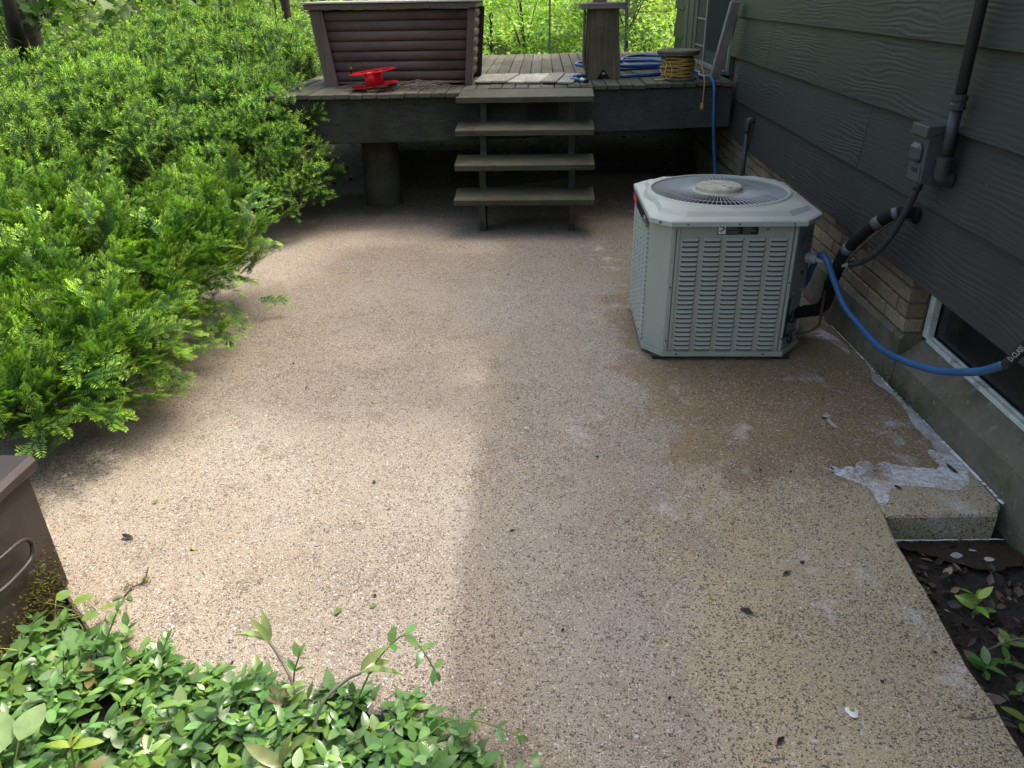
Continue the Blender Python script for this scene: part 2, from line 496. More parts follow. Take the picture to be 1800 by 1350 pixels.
class MB:
    def __init__(s):
        s.bm = bmesh.new()
        s.mi = 0
    def _fin(s, faces):
        for f in faces:
            f.material_index = s.mi
    def box(s, c, size, bev=0, rot=None):
        M = Matrix.Translation(c) @ (rot or Matrix()) @ Matrix.Diagonal((*size, 1))
        r = bmesh.ops.create_cube(s.bm, size=1, matrix=M)
        fs = {f for v in r['verts'] for f in v.link_faces}
        s._fin(fs)
        if bev:
            es = {e for v in r['verts'] for e in v.link_edges}
            q = bmesh.ops.bevel(s.bm, geom=list(es), offset=bev, segments=1, affect='EDGES')
            s._fin(q['faces'])
        return s
    def b6(s, x0, x1, y0, y1, z0, z1, bev=0):
        return s.box(((x0+x1)/2, (y0+y1)/2, (z0+z1)/2), (x1-x0, y1-y0, z1-z0), bev)
    def face(s, pts):
        f = s.bm.faces.new([s.bm.verts.new(p) for p in pts])
        f.material_index = s.mi
        return s
    def prism(s, poly, vec, flip=False):
        """poly: 3D points of one end face, vec: extrusion"""
        v = Vector(vec)
        a = [s.bm.verts.new(p) for p in poly]
        b = [s.bm.verts.new(Vector(p)+v) for p in poly]
        n = len(a)
        fs = [s.bm.faces.new(a[::-1]), s.bm.faces.new(b)]
        for i in range(n):
            fs.append(s.bm.faces.new((a[i], a[(i+1) % n], b[(i+1) % n], b[i])))
        s._fin(fs)
        return s
    def tube(s, pts, r, seg=8, cap=True):
        pts = [Vector(p) for p in pts]
        rs = r if isinstance(r, (list, tuple)) else [r]*len(pts)
        rings = []
        up = Vector((0, 0, 1))
        prev = None
        for i, p in enumerate(pts):
            t = (pts[min(i+1, len(pts)-1)] - pts[max(i-1, 0)]).normalized()
            if prev is None:
                a = t.cross(up)
                if a.length < .1:
                    a = t.cross(Vector((1, 0, 0)))
            else:
                a = prev - t*prev.dot(t)
            a.normalize()
            prev = a
            b = t.cross(a)
            rings.append([s.bm.verts.new(p + rs[i]*(math.cos(2*math.pi*k/seg)*a + math.sin(2*math.pi*k/seg)*b)) for k in range(seg)])
        fs = []
        for q, w in zip(rings, rings[1:]):
            for k in range(seg):
                fs.append(s.bm.faces.new((q[k], q[(k+1) % seg], w[(k+1) % seg], w[k])))
        if cap:
            fs.append(s.bm.faces.new(rings[0][::-1]))
            fs.append(s.bm.faces.new(rings[-1]))
        for f in fs:
            f.smooth = True
        s._fin(fs)
        return s
    def lathe(s, prof, c=(0, 0, 0), seg=32, M=None, smooth=False):
        """prof: list of (r,z)"""
        M = M or Matrix()
        c = Vector(c)
        rings = []
        for r, z in prof:
            if r < 1e-6:
                rings.append([s.bm.verts.new(c + M @ Vector((0, 0, z)))])
            else:
                rings.append([s.bm.verts.new(c + M @ Vector((r*math.cos(2*math.pi*k/seg), r*math.sin(2*math.pi*k/seg), z))) for k in range(seg)])
        fs = []
        for q, w in zip(rings, rings[1:]):
            for k in range(seg):
                k2 = (k+1) % seg
                if len(q) == 1 and len(w) > 1:
                    fs.append(s.bm.faces.new((q[0], w[k2], w[k])))
                elif len(w) == 1 and len(q) > 1:
                    fs.append(s.bm.faces.new((q[k], q[k2], w[0])))
                elif len(q) > 1:
                    fs.append(s.bm.faces.new((q[k], q[k2], w[k2], w[k])))
        for f in fs:
            f.smooth = smooth
        s._fin(fs)
        return s
    def mesh(s, name, mats, org=(0, 0, 0)):
        bmesh.ops.recalc_face_normals(s.bm, faces=s.bm.faces)
        bmesh.ops.translate(s.bm, verts=s.bm.verts, vec=-Vector(org))
        me = bpy.data.meshes.new(name)
        s.bm.to_mesh(me)
        s.bm.free()
        for m in (mats if isinstance(mats, (list, tuple)) else [mats]):
            me.materials.append(MAT[m])
        return me
    def build(s, name, mats, parent=None, org=None):
        """world-space verts; object origin at org or parent's origin"""
        org = Vector(org) if org is not None else worg(parent)
        return link(name, s.mesh(name, mats, org), parent, org)

def spline(pts, n=8):
    """Catmull-Rom through pts"""
    P = [Vector(p) for p in pts]
    P = [P[0]*2-P[1]] + P + [P[-1]*2-P[-2]]
    out = []
    for i in range(1, len(P)-2):
        a, b, c, d = P[i-1:i+3]
        for k in range(n):
            t = k/n
            out.append(.5*((2*b) + (c-a)*t + (2*a-5*b+4*c-d)*t*t + (3*b-a-3*c+d)*t**3))
    out.append(P[-2])
    return out

def np_mesh(name, V, T, C, mat):
    """V (n,3) float, T (m,3) int, C (n,3) colours"""
    me = bpy.data.meshes.new(name)
    me.vertices.add(len(V))
    me.vertices.foreach_set('co', np.asarray(V, np.float32).ravel())
    m = len(T)
    me.loops.add(m*3)
    me.loops.foreach_set('vertex_index', np.asarray(T, np.int32).ravel())
    me.polygons.add(m)
    me.polygons.foreach_set('loop_start', np.arange(0, m*3, 3, dtype=np.int32))
    me.update(calc_edges=True)
    ca = me.color_attributes.new('Col', 'FLOAT_COLOR', 'POINT')
    cc = np.ones((len(V), 4), np.float32)
    cc[:, :3] = C
    ca.data.foreach_set('color', cc.ravel())
    me.materials.append(MAT[mat])
    return me

def frames(D, up, roll=None):
    """rows: local x,y,z for template with axis +Y, flat normal +Z"""
    D = D/np.linalg.norm(D, axis=1, keepdims=True)
    X = np.cross(D, up)
    X /= np.linalg.norm(X, axis=1, keepdims=True)+1e-9
    Z = np.cross(X, D)
    if roll is not None:
        c, s_ = np.cos(roll)[:, None], np.sin(roll)[:, None]
        X, Z = X*c+Z*s_, Z*c-X*s_
    return np.stack([X, D, Z], 1)

def scatter(parts):
    """parts: list of (tv, tt, tcol(n,3), FR(N,3,3), P(N,3), S(N,), C(N,3)) -> V,T,C"""
    Vs, Ts, Cs = [], [], []
    o = 0
    for tv, tt, tc, FR, P, S, C in parts:
        N, n = len(P), len(tv)
        if N == 0:
            continue
        V = np.einsum('vk,nkj->nvj', tv, FR)*S[:, None, None] + P[:, None, :]
        T = tt[None]+(np.arange(N)*n)[:, None, None]+o
        Vs.append(V.reshape(-1, 3))
        Ts.append(T.reshape(-1, 3))
        Cs.append((tc[None]*C[:, None, :]).reshape(-1, 3))
        o += N*n
    return np.concatenate(Vs), np.concatenate(Ts), np.concatenate(Cs)

rs = np.random.RandomState(7)
random.seed(11)

# ------------------------------------------------------------------ terrain
def sst(a, b, x):
    t = min(1, max(0, (x-a)/(b-a)))
    return t*t*(3-2*t)

def gz(x, y):
    z = -.07
    z -= .04*sst(.9, 1.05, x)*sst(2.4, 2.1, y)
    z += (.30*sst(7.2, 8.2, y)+.36*sst(8.4, 9.4, y))*sst(-2.6, -2.0, x)*sst(12, 10.2, y)  # bank under the deck; unseen rear rise added to block light
    z += .05*sst(0.0, -.15, x)*sst(1.75, 1.5, y)
    z += .10*sst(-1.9, -3.2, x)
    z += .5*sst(12, 30, y)
    z += .02*mnoise.noise(Vector((x*2.1, y*2.1, 0)))
    return z

def axis_vals(lo, hi, step, far):
    v = list(np.arange(lo, hi+1e-6, step))
    d, x, l = step, lo, []
    while x > -far:
        d *= 1.45
        x -= d
        l.append(x)
    r, x, d = [], hi, step
    while x < far:
        d *= 1.45
        x += d
        r.append(x)
    return l[::-1]+v+r
gx = axis_vals(-3.5, 2.2, .1, 160)
gy = axis_vals(.2, 10.2, .1, 160)
me = bpy.data.meshes.new('ground')
nx = len(gx)
me.from_pydata([(x, y, gz(x, y)) for y in gy for x in gx], [],
               [(j*nx+i, j*nx+i+1, (j+1)*nx+i+1, (j+1)*nx+i) for j in range(len(gy)-1) for i in range(nx-1)])
me.polygons.foreach_set('use_smooth', [True]*len(me.polygons))
me.materials.append(MAT['soil'])
tag(link('ground', me), 'dark soil and leafy woodland floor round the patio', kind='structure')

# ------------------------------------------------------------------ patio slabs
def foot_x(y):
    return max(1.46, min(1.56, 1.54-.041*(y-2.29)))

def slab(name, poly, label, top=0.0, rough=(), sharp=(), amp=1.0):
    pts, shp = [], []
    n = len(poly)
    for i in range(n):
        a, b = Vector(poly[i]), Vector(poly[(i+1) % n])
        L = (b-a).length
        k = max(1, int(L/.035)) if i in rough else max(1, int(L/.25))
        nn = Vector((-(b-a).y, (b-a).x))/max(L, 1e-6)
        for q in range(k):
            p = a.lerp(b, q/k)
            if i in rough and q:
                p = p + nn*amp*(.006*mnoise.noise(Vector((p.x*17, p.y*17, 3))) + .006*mnoise.noise(Vector((p.x*50, p.y*50, 8))))
            pts.append(p)
            shp.append(i in sharp)
    n = len(pts)
    bm = bmesh.new()
    inn = []
    for i in range(n):
        t = (pts[(i+1) % n]-pts[i-1]).normalized()
        inn.append(pts[i] + Vector((-t.y, t.x))*(.0004 if shp[i] else .007))
    A = [bm.verts.new((p.x, p.y, top)) for p in inn]
    B = [bm.verts.new((p.x, p.y, top-.008)) for p in pts]
    Cc = [bm.verts.new((p.x, p.y, top-.16)) for p in pts]
    f = bm.faces.new(A)
    for i in range(n):
        j = (i+1) % n
        bm.faces.new((B[i], B[j], A[j], A[i]))
        bm.faces.new((Cc[i], Cc[j], B[j], B[i]))
    bmesh.ops.triangulate(bm, faces=[f])
    me = bpy.data.meshes.new(name)
    bm.to_mesh(me)
    bm.free()
    me.materials.append(MAT['patio'])
    return tag(link(name, me), label, kind='structure')

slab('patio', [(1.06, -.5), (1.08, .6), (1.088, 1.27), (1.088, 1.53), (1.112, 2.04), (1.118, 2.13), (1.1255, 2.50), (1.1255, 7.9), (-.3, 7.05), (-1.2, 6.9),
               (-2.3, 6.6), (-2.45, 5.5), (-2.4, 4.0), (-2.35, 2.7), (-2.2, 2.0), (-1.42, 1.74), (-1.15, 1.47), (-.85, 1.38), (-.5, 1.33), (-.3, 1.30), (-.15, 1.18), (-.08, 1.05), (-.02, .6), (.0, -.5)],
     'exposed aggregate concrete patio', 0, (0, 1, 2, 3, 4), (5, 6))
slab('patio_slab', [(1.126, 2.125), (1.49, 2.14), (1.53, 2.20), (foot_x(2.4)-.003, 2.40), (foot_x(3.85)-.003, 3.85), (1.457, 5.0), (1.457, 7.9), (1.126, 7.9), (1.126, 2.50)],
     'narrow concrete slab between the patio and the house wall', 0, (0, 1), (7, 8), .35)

# ------------------------------------------------------------------ house
house = thing('house', 'dark grey lap sided house with brick base and basement window', 'house', (1.5, 4.0, 0))
YA, YB = -1.5, 9.72
mb = MB()
mb.b6(1.53, 7.0, YA, 1.2, -.2, .5)
mb.b6(1.53, 7.0, 3.10, YB, -.2, .5)
mb.b6(1.67, 7.0, 1.2, 3.10, -.2, .5)
mb.b6(1.515, 7.0, YA, YB, .5, 2.75)
mb.build('wall_core', 'mortar', house)
# footing: battered concrete, with the sloping sill under the window
mb = MB()
def foot(y0, y1, ztop, xin):
    a = [(foot_x(y0), y0, -.2), (foot_x(y0)+.003, y0, ztop-.02), (foot_x(y0)+.02, y0, ztop), (xin, y0, ztop), (xin, y0, -.2)]
    b = [(foot_x(y1), y1, -.2), (foot_x(y1)+.003, y1, ztop-.02), (foot_x(y1)+.02, y1, ztop), (xin, y1, ztop), (xin, y1, -.2)]
    va = [mb.bm.verts.new(p) for p in a]
    vb = [mb.bm.verts.new(p) for p in b]
    n = len(a)
    mb.bm.faces.new(va)
    mb.bm.faces.new(vb[::-1])
    for i in range(n):
        mb.bm.faces.new((va[i], vb[i], vb[(i+1) % n], va[(i+1) % n]))
ys = [3.085, 3.5, 3.85, 4.4, 5.0, 7, YB]
for a, b in zip(ys, ys[1:]):
    foot(a, b, .235, 1.60)
mb.build('foundation', 'footing', house)
mb = MB()
sx0 = lambda y: foot_x(y)+.004
ys = [1.2, 1.7, 2.0, 2.29, 2.6, 2.85, 3.08]
for a, b in zip(ys, ys[1:]):
    pa = [(sx0(a), a, -.2), (sx0(a), a, .125), (sx0(a)+.012, a, .145), (1.605, a, .217), (1.66, a, .217), (1.66, a, -.2)]
    pb = [(sx0(b), b, -.2), (sx0(b), b, .125), (sx0(b)+.012, b, .145), (1.605, b, .217), (1.66, b, .217), (1.66, b, -.2)]
    va = [mb.bm.verts.new(p) for p in pa]
    vb = [mb.bm.verts.new(p) for p in pb]
    for i in range(5):
        mb.bm.faces.new((va[i], vb[i], vb[i+1], va[i+1]))
mb.build('window_sill', 'footing', house)

# bricks: real units with recessed joints
def rough_brick(name, L, H, D, seed):
    bm = bmesh.new()
    bmesh.ops.create_cube(bm, size=1, matrix=Matrix.Diagonal((D, L, H, 1)))
    bmesh.ops.bevel(bm, geom=bm.edges[:], offset=.004, segments=1, affect='EDGES')
    for v in bm.verts:
        v.co += Vector((mnoise.noise(Vector((seed*3.1, v.co.y*30, v.co.z*40)))*.004, 0, 0))
    me = bpy.data.meshes.new(name)
    bm.to_mesh(me)
    bm.free()
    me.materials.append(MAT['brick'])
    return me
bw = .198
full = [rough_brick('brick', bw, .057, .08, i) for i in range(4)]
half = rough_brick('brick_half', .094, .057, .08, 9)
for row in range(4):
    z = .242+.0285+row*.067
    y = 3.095 + (.104 if row % 2 else 0)
    if row % 2:
        link('brick', half, house, (1.555, 3.095+.047, z))
    while y < 6.9:
        link('brick', random.choice(full), house, (1.555+random.uniform(-.002, .002), y+bw/2, z))
        y += bw+.010

# basement window
win = MB().b6(1.636, 1.65, 1.1, 3.09, .20, .5).build('window', 'glass', house)
win['label'] = 'dark basement window in a chipped white frame'
mb = MB()
mb.b6(1.600, 1.632, 3.052, 3.092, .228, .51, .003)
mb.build('frame', 'white_paint', win)
for a, b in ((1.1, 1.52), (1.525, 2.18), (2.184, 2.875), (2.879, 3.049)):
    mb = MB()
    mb.b6(1.600+random.uniform(-.002, .002), 1.614, a, b, .218, .238, .002)
    mb.b6(1.617, 1.629, a, b, .218, .243, .002)
    mb.build('frame', 'white_paint', win)
MB().b6(1.630, 1.6355, 2.37, 2.40, .245, .5).build('mullion', 'dark', win)

# lap siding: one object per board
laps = [.505, .790, 1.080, 1.362, 1.645, 1.93, 2.215, 2.50]
joints = {0: [5.0], 1: [3.78], 2: [5.6], 3: [3.26], 4: [4.9], 5: [3.0], 6: [5.2], 7: [3.9]}
def siding_board(y0, y1, z0, z1, parent):
    mb = MB()
    sag = random.uniform(-.002, .002)
    segs = 7
    ring = []
    for i in range(segs+1):
        y = y0+(y1-y0)*i/segs
        w = .0025*mnoise.noise(Vector((y*1.3, z0*9, 2)))
        ring.append([mb.bm.verts.new(p) for p in ((1.470+w+sag, y, z0+w), (1.4985, y, z1+.03), (1.512, y, z1+.03), (1.494, y, z0+w))])
    for a, b in zip(ring, ring[1:]):
        for k in range(4):
            mb.bm.faces.new((a[k], b[k], b[(k+1) % 4], a[(k+1) % 4]))
    mb.bm.faces.new(ring[0][::-1])
    mb.bm.faces.new(ring[-1])
    return mb.build('siding_board', 'siding', parent)
for i, z in enumerate(laps):
    z1 = (laps+[2.78])[i+1]
    far = 6.72 if z > .9 else 6.44
    cuts = [YA]+[j for j in joints[i]]+[far]
    for a, b in zip(cuts, cuts[1:]):
        siding_board(a+.0012, b-.0012, z, z1, house)
    siding_board(9.08, YB, z, z1, house)
MB().b6(1.476, 1.512, 6.722, 6.80, .93, 2.75, .002).build('corner_trim', 'trim', house)
for a, b, x in ((8.34, 8.50, 1.478), (8.505, 8.66, 1.470), (8.665, 8.84, 1.480), (8.845, 9.07, 1.473)):
    MB().b6(x, 1.512, a, b, .93, 2.75, .003).build('door_trim', 'trim', house)
door = MB().b6(1.488, 1.512, 6.86, 8.335, .93, 2.7).build('door', 'door_green', house)
MB().b6(1.484, 1.487, 6.93, 7.80, 1.06, 2.5).build('screen', 'screen', door)
MB().b6(1.478, 1.487, 7.86, 7.90, .96, 2.6, .002).build('bead', 'door_line', door)
MB().b6(1.479, 1.487, 6.81, 6.85, .96, 2.6, .002).build('bead', 'door_line', door)
for z in (1.07, 1.30, 1.55):
    MB().b6(1.480, 1.487, 7.905, 8.33, z, z+.012, .001).build('rail', 'door_line', door)
MB().b6(1.440, 1.484, 6.83, 8.36, .925, .955, .002).build('threshold', 'sillwood', door)
# roof with eave overhang
EX = 1.03
mb = MB()
mb.prism([(EX, YA-.4, 2.70), (EX, YA-.4, 2.80), (4.2, YA-.4, 4.1), (7.7, YA-.4, 2.80), (7.7, YA-.4, 2.70), (1.515, YA-.4, 2.755), (7.0, YA-.4, 2.755)][:5], (0, YB-YA+.8, 0))
mb.build('roof', 'roof', house)
MB().b6(EX-.02, EX-.001, YA-.4, YB+.4, 2.64, 2.83).build('gutter_board', 'soffit', house)

# ------------------------------------------------------------------ deck
deck = thing('deck', 'weathered grey wooden deck with mossy boards behind the steps', 'deck', (-.4, 7.8, 0))
def deck_front(x):
    if x < -.3:
        return 5.755+(x+2.6)*.0765
    if x < .1:
        return 5.931+(x+.3)*.55
    return 6.151+(x-.1)*.20
def board_front(x):
    return max(deck_front(x)-.02, 6.119) if -.68 < x < .36 else deck_front(x)-.02
DZ = .92
x = -1.97
bwid = .098
while x < 1.44:
    x1 = min(x+bwid-.006, 1.455)
    y1 = 9.62+.16*(x+.7)/2.1+random.uniform(-.03, .02)
    splits = [None, random.choice([None, None, random.uniform(6.8, 8.8)])]
    segs = [(board_front(x), y1)] if splits[1] is None else [(board_front(x), splits[1]-.002), (splits[1]+.002, y1)]
    for a, b in segs:
        mb = MB()
        dz = random.uniform(-.004, .003)
        j = random.uniform(-.008, .008) if not -.68 < x < .36 else random.uniform(0, .006)
        mb.b6(x, x1, a+j, b, DZ-.032+dz, DZ+dz, .004)
        mb.build('deck_board', 'deckboard', deck, ((x+x1)/2, (a+b)/2, DZ))
    x += bwid
def beam(x0, x1, z0, z1, mat, name='beam', th=.045):
    y0, y1 = deck_front(x0), deck_front(x1)
    mb = MB()
    mb.prism([(x0, y0, z0), (x1, y1, z0), (x1, y1, z1), (x0, y0, z1)], (0, th, 0))
    bmesh.ops.bevel(mb.bm, geom=mb.bm.edges[:], offset=.004, segments=1, affect='EDGES')
    return mb.build(name, mat, deck, ((x0+x1)/2, (y0+y1)/2, (z0+z1)/2))
beam(-1.97, -.12, .575, DZ-.034, 'beam')
beam(-.118, .108, .58, DZ-.034, 'beam')
beam(.11, 1.455, .585, DZ-.034, 'beam_grey')
for xx in (-1.5, -.7, .1, .9):
    MB().b6(xx, xx+.045, deck_front(xx)+.2, 9.5, .66, DZ-.037).build('joist', 'beam', deck)
MB().b6(-1.97, -1.93, 5.86, 9.3, .60, DZ-.037).build('side_beam', 'beam', deck)
mb = MB()
mb.lathe([(0, -.12), (.155, -.12), (.152, .1), (.148, .36), (.146, .571), (0, .571)], (-1.32, 6.46, 0), 24, None, True)
mb.build('pier', 'pier', deck)
for px, py in ((-1.9, 9.2), (.3, 9.2)):
    MB().lathe([(0, -.12), (.15, -.12), (.15, .66), (0, .66)], (px, py, 0), 20).build('pier', 'pier', deck)

# ------------------------------------------------------------------ steps
steps = thing('steps', 'four mossy open wooden steps leaning up to the deck', 'steps', (-.13, 5.6, 0))
tread_y = [5.42, 5.565, 5.71, 5.855]
tread_z = [.262, .472, .686, .890]
for y, z in zip(tread_y, tread_z):
    mb = MB()
    tilt = rotm(rx=RAD(6.0), rz=RAD(random.uniform(-.4, .8)))
    mb.box((-.13, y+.125, z-.02+.012), (.985, .262, .042), .004, tilt)
    o = mb.build('tread', 'tread', steps, (-.13+random.uniform(-.3, .3), y+.12, z))
for xs in (-.455, .185):
    prof = [(5.56, 0.002), (5.68, .002)]
    back = [(5.72, .10), (6.02, .62), (6.04, .86)]
    front = []
    for y, z in list(zip(tread_y, tread_z))[::-1]:
        front += [(y+.235, z-.012), (y+.055, z-.032), (y+.10, z-.17)]
    prof = prof+back+front
    mb = MB()
    mb.prism([(xs, a, b) for a, b in prof], (.045, 0, 0))
    mb.build('stringer', 'stringer', steps)

# ------------------------------------------------------------------ brown log-sided box
bx = thing('log_box', 'dark brown wooden box with rounded log siding on the deck', 'wooden box', (-1.1, 6.7, DZ))
BX0, BX1, BY0, BY1 = -1.655, -.553, 6.40, 7.08
def flare(p):
    f = (p[2]-DZ)/.55
    return (p[0]-.065*f if p[0] < -1.1 else p[0]+.045*f, p[1], p[2])
def fbox(x0, x1, y0, y1, z0, z1, name, mat, lx=None, bev=.003):
    c = [(x0, y0, z0), (x1, y0, z0), (x1, y1, z0), (x0, y1, z0), (x0, y0, z1), (x1, y0, z1), (x1, y1, z1), (x0, y1, z1)]
    c = [flare(p) for p in c]
    mb = MB()
    v = [mb.bm.verts.new(p) for p in c]
    for f in ((0, 1, 2, 3), (4, 5, 6, 7), (0, 1, 5, 4), (1, 2, 6, 5), (2, 3, 7, 6), (3, 0, 4, 7)):
        mb.bm.faces.new([v[i] for i in f])
    if bev:
        bmesh.ops.recalc_face_normals(mb.bm, faces=mb.bm.faces)
        bmesh.ops.bevel(mb.bm, geom=mb.bm.edges[:], offset=bev, segments=2, affect='EDGES')
    return mb.build(name, mat, bx, ((x0+x1)/2, y0, (z0+z1)/2))
ZT = 1.455
fbox(BX0-.03, BX0+.07, BY0-.02, BY0+.08, DZ+.001, ZT, 'corner_post', 'browntrim')
fbox(BX1-.05, BX1+.005, BY0-.02, BY0+.06, DZ+.001, ZT, 'corner_post', 'browntrim')
fbox(BX1-.05, BX1+.03, BY1-.03, BY1+.01, DZ+.001, ZT, 'corner_post', 'dark')
fbox(BX0-.03, BX0+.05, BY1-.06, BY1+.01, DZ+.001, ZT, 'corner_post', 'browntrim')
def half_log(z0, z1, side):
    """rounded clapboard: profile bulging outwards"""
    prof = [(0.03, z0), (-.006, z0+.001), (-.0115, z0+(z1-z0)*.10), (-.015, z0+(z1-z0)*.3), (-.015, z0+(z1-z0)*.6), (-.009, z0+(z1-z0)*.85), (-.002, z1-.001), (.03, z1)]
    mb = MB()
    if side == 'f':
        a = [mb.bm.verts.new(flare((BX0+.071, BY0+.012+p, z))) for p, z in prof]
        b = [mb.bm.verts.new(flare((BX1-.051, BY0+.012+p, z))) for p, z in prof]
    else:
        s_ = 1 if side == 'r' else -1
        X = BX1-.018 if side == 'r' else BX0-.0
        a = [mb.bm.verts.new(flare((X-s_*p, BY0+.062, z))) for p, z in prof]
        b = [mb.bm.verts.new(flare((X-s_*p, BY1-.032, z))) for p, z in prof]
    n = len(prof)
    for i in range(n-1):
        f = mb.bm.faces.new((a[i], a[i+1], b[i+1], b[i]))
        f.smooth = True
    mb.bm.faces.new(a)
    mb.bm.faces.new(b[::-1])
    return mb.build('log_board', 'brownpaint', bx, (-1.1, BY0, (z0+z1)/2))
zs = [.928]+[.955+.0705*i for i in range(8)]
for z0, z1 in zip(zs, zs[1:]):
    if z1-z0 > .03:
        half_log(z0+.0015, z1, 'f')
        half_log(z0+.0015, z1, 'r')
        half_log(z0+.0015, z1, 'l')
half_log(.930, .954, 'f')
fbox(BX0+.02, BX1-.06, BY0+.07, BY1-.06, DZ+.01, ZT-.01, 'inner_wall', 'dark')
mb = MB()
mb.b6(-1.775, -.495, 6.345, 6.39, ZT+.001, ZT+.04, .004)
mb.b6(-1.775, -.495, 7.06, 7.12, ZT+.001, ZT+.04, .004)
mb.b6(-1.775, -1.70, 6.391, 7.059, ZT+.001, ZT+.04, .004)
mb.b6(-.545, -.495, 6.391, 7.059, ZT+.001, ZT+.04, .004)
mb.build('top_frame', 'browntrim', bx, (-1.1, 6.4, ZT))
mb = MB()
mb.b6(-1.79, -.48, 6.33, 7.14, ZT+.041, ZT+.055, .003)
mb.build('lid', 'roofpale', bx)

# ------------------------------------------------------------------ red reel and twigs
reel = thing('cable_reel', 'empty bright red plastic reel tipped on the deck edge', 'reel', (-1.24, 6.08, DZ))
RM = rotm(rx=RAD(1.5), ry=RAD(-6.5))
rc = Vector((-1.24, 6.09, .957))
def flange(z):
    mb = MB()
    seg, ring = 40, []
    # annular flange with three lobed openings
    holes = [(.098*math.cos(a), .098*math.sin(a)) for a in (RAD(20), RAD(140), RAD(260))]
    bm = mb.bm
    rr = [.052, .075, .100, .125, .150, .176]
    grid = []
    for r in rr:
        grid.append([bm.verts.new(rc + RM @ Vector((r*math.cos(2*math.pi*k/seg), r*math.sin(2*math.pi*k/seg), z+(.004 if r > .17 else 0)))) for k in range(seg)])
    for i in range(len(rr)-1):
        for k in range(seg):
            rm = (rr[i]+rr[i+1])/2
            am = 2*math.pi*(k+.5)/seg
            px, py = rm*math.cos(am), rm*math.sin(am)
            if 0 < i < 4 and any(math.hypot(px-h[0], py-h[1]) < .034 for h in holes):
                continue
            bm.faces.new((grid[i][k], grid[i][(k+1) % seg], grid[i+1][(k+1) % seg], grid[i+1][k]))
    r = bmesh.ops.solidify(bm, geom=bm.faces[:], thickness=.005)
    return mb.build('flange', 'red', reel)
flange(0)
flange(.092)
MB().lathe([(.050, .001), (.066, .001), (.064, .088), (.050, .088), (.050, .001)], rc, 32, RM, True).build('drum', 'red', reel)
mb = MB()
p0 = rc + RM @ Vector((-.150, -.02, .098))
mb.tube([p0, p0+RM @ Vector((0, 0, .016))], .006, 8)
mb.tube([p0+RM @ Vector((0, 0, .016)), p0+RM @ Vector((0, 0, .046))], .012, 10)
mb.build('crank_handle', 'blackplastic', reel)
for i in range(22):
    a = random.uniform(-.5, .5)
    L = random.uniform(.12, .42)
    c = Vector((random.uniform(-1.12, -.82), random.uniform(5.99, 6.28), DZ+.010+.004*(i % 6)))
    if i % 5 == 4:
        c = Vector((random.uniform(-1.5, -1.2), random.uniform(6.2, 6.32), DZ+.009))
    d = Vector((math.cos(a), math.sin(a)*.35, random.uniform(-.01, .10)))
    pts = [c + d*L*(t-.4) + Vector((0, .015*math.sin(t*6+i), .03*math.sin(t*3.1)*random.random()+.004)) for t in (0, .2, .4, .6, .8, 1)]
    for p in pts:
        p.z = max(p.z, DZ+.007)
    mb = MB().tube(pts, [random.uniform(.0028, .0045)*(1-.5*t) for t in (0, .2, .4, .6, .8, 1)], 5)
    tag(mb.build('twig', 'twig', None, c), 'thin dry twig in the heap beside the red reel', 'twig', 'dry twigs heaped by the red reel')

# plank mat at the head of the steps
pm = thing('plank_mat', 'pale bleached plank mat lying on deck above the steps', 'mat', (-.15, 6.72, DZ))
for k in range(6):
    x0 = -.53+k*.127
    mb = MB()
    sh = .085
    z0 = DZ+.008+.003*math.sin(k*2.1)
    pts = [(x0, 6.42-.02*k, z0), (x0+.121, 6.42-.02*k-.018, z0), (x0+.121+sh, 7.02, z0), (x0+sh, 7.02, z0)]
    if k == 0:
        pts[3] = (x0+.02, 7.02, z0)
    mb.prism(pts, (0, 0, .014))
    bmesh.ops.bevel(mb.bm, geom=mb.bm.edges[:], offset=.002, segments=1, affect='EDGES')
    mb.build('plank', 'matplank', pm, (x0, 6.7, z0))

# ------------------------------------------------------------------ plank stool
st = thing('plank_stool', 'tall tapered plank stool with notched feet on the deck', 'stool', (.48, 6.82, DZ))
SZ = 1.425
def panel_front(y0, y1, name):
    # trapezoid with V notch in the foot
    a = [(.352, DZ+.001), (.425, DZ+.001), (.468, DZ+.072), (.478, DZ+.062), (.486, DZ+.072), (.535, DZ+.001), (.612, DZ+.001), (.578, SZ), (.342+.03, SZ)]
    mb = MB()
    mb.prism([(x, y0, z) for x, z in a], (0, y1-y0, 0))
    bmesh.ops.triangulate(mb.bm, faces=mb.bm.faces[:])
    return mb.build(name, 'stool', st, (.48, y0, 1.1))
panel_front(6.645, 6.675, 'leg_panel')
panel_front(6.985, 7.015, 'leg_panel')
for (xa, xb, xc, xd) in ((.330, .350, .371, .351), (.596, .614, .580, .562)):
    mb = MB()
    mb.prism([(xa, 6.69, DZ+.06), (xb, 6.69, DZ+.06), (xc, 6.69, SZ), (xd, 6.69, SZ)], (0, .28, 0))
    mb.build('side_panel', 'stool', st, (xa, 6.8, 1.1))
MB().b6(.315, .33, 6.69, 6.84, DZ+.10, SZ-.002, .003).build('side_panel', 'stool', st, (.32, 6.75, 1.2))
MB().b6(.286, .350, 6.60, 7.06, SZ+.001, SZ+.044, .006).build('seat_plank', 'stool_top', st, (.32, 6.8, SZ))
MB().b6(.352, .628, 6.59, 7.07, SZ+.001, SZ+.047, .007).build('seat_plank', 'stool_top', st, (.48, 6.8, SZ))
MB().b6(.385, .49, 6.72, 6.82, SZ+.048, SZ+.33, .004).build('post_stub', 'stool_top', st, (.43, 6.77, 1.6))

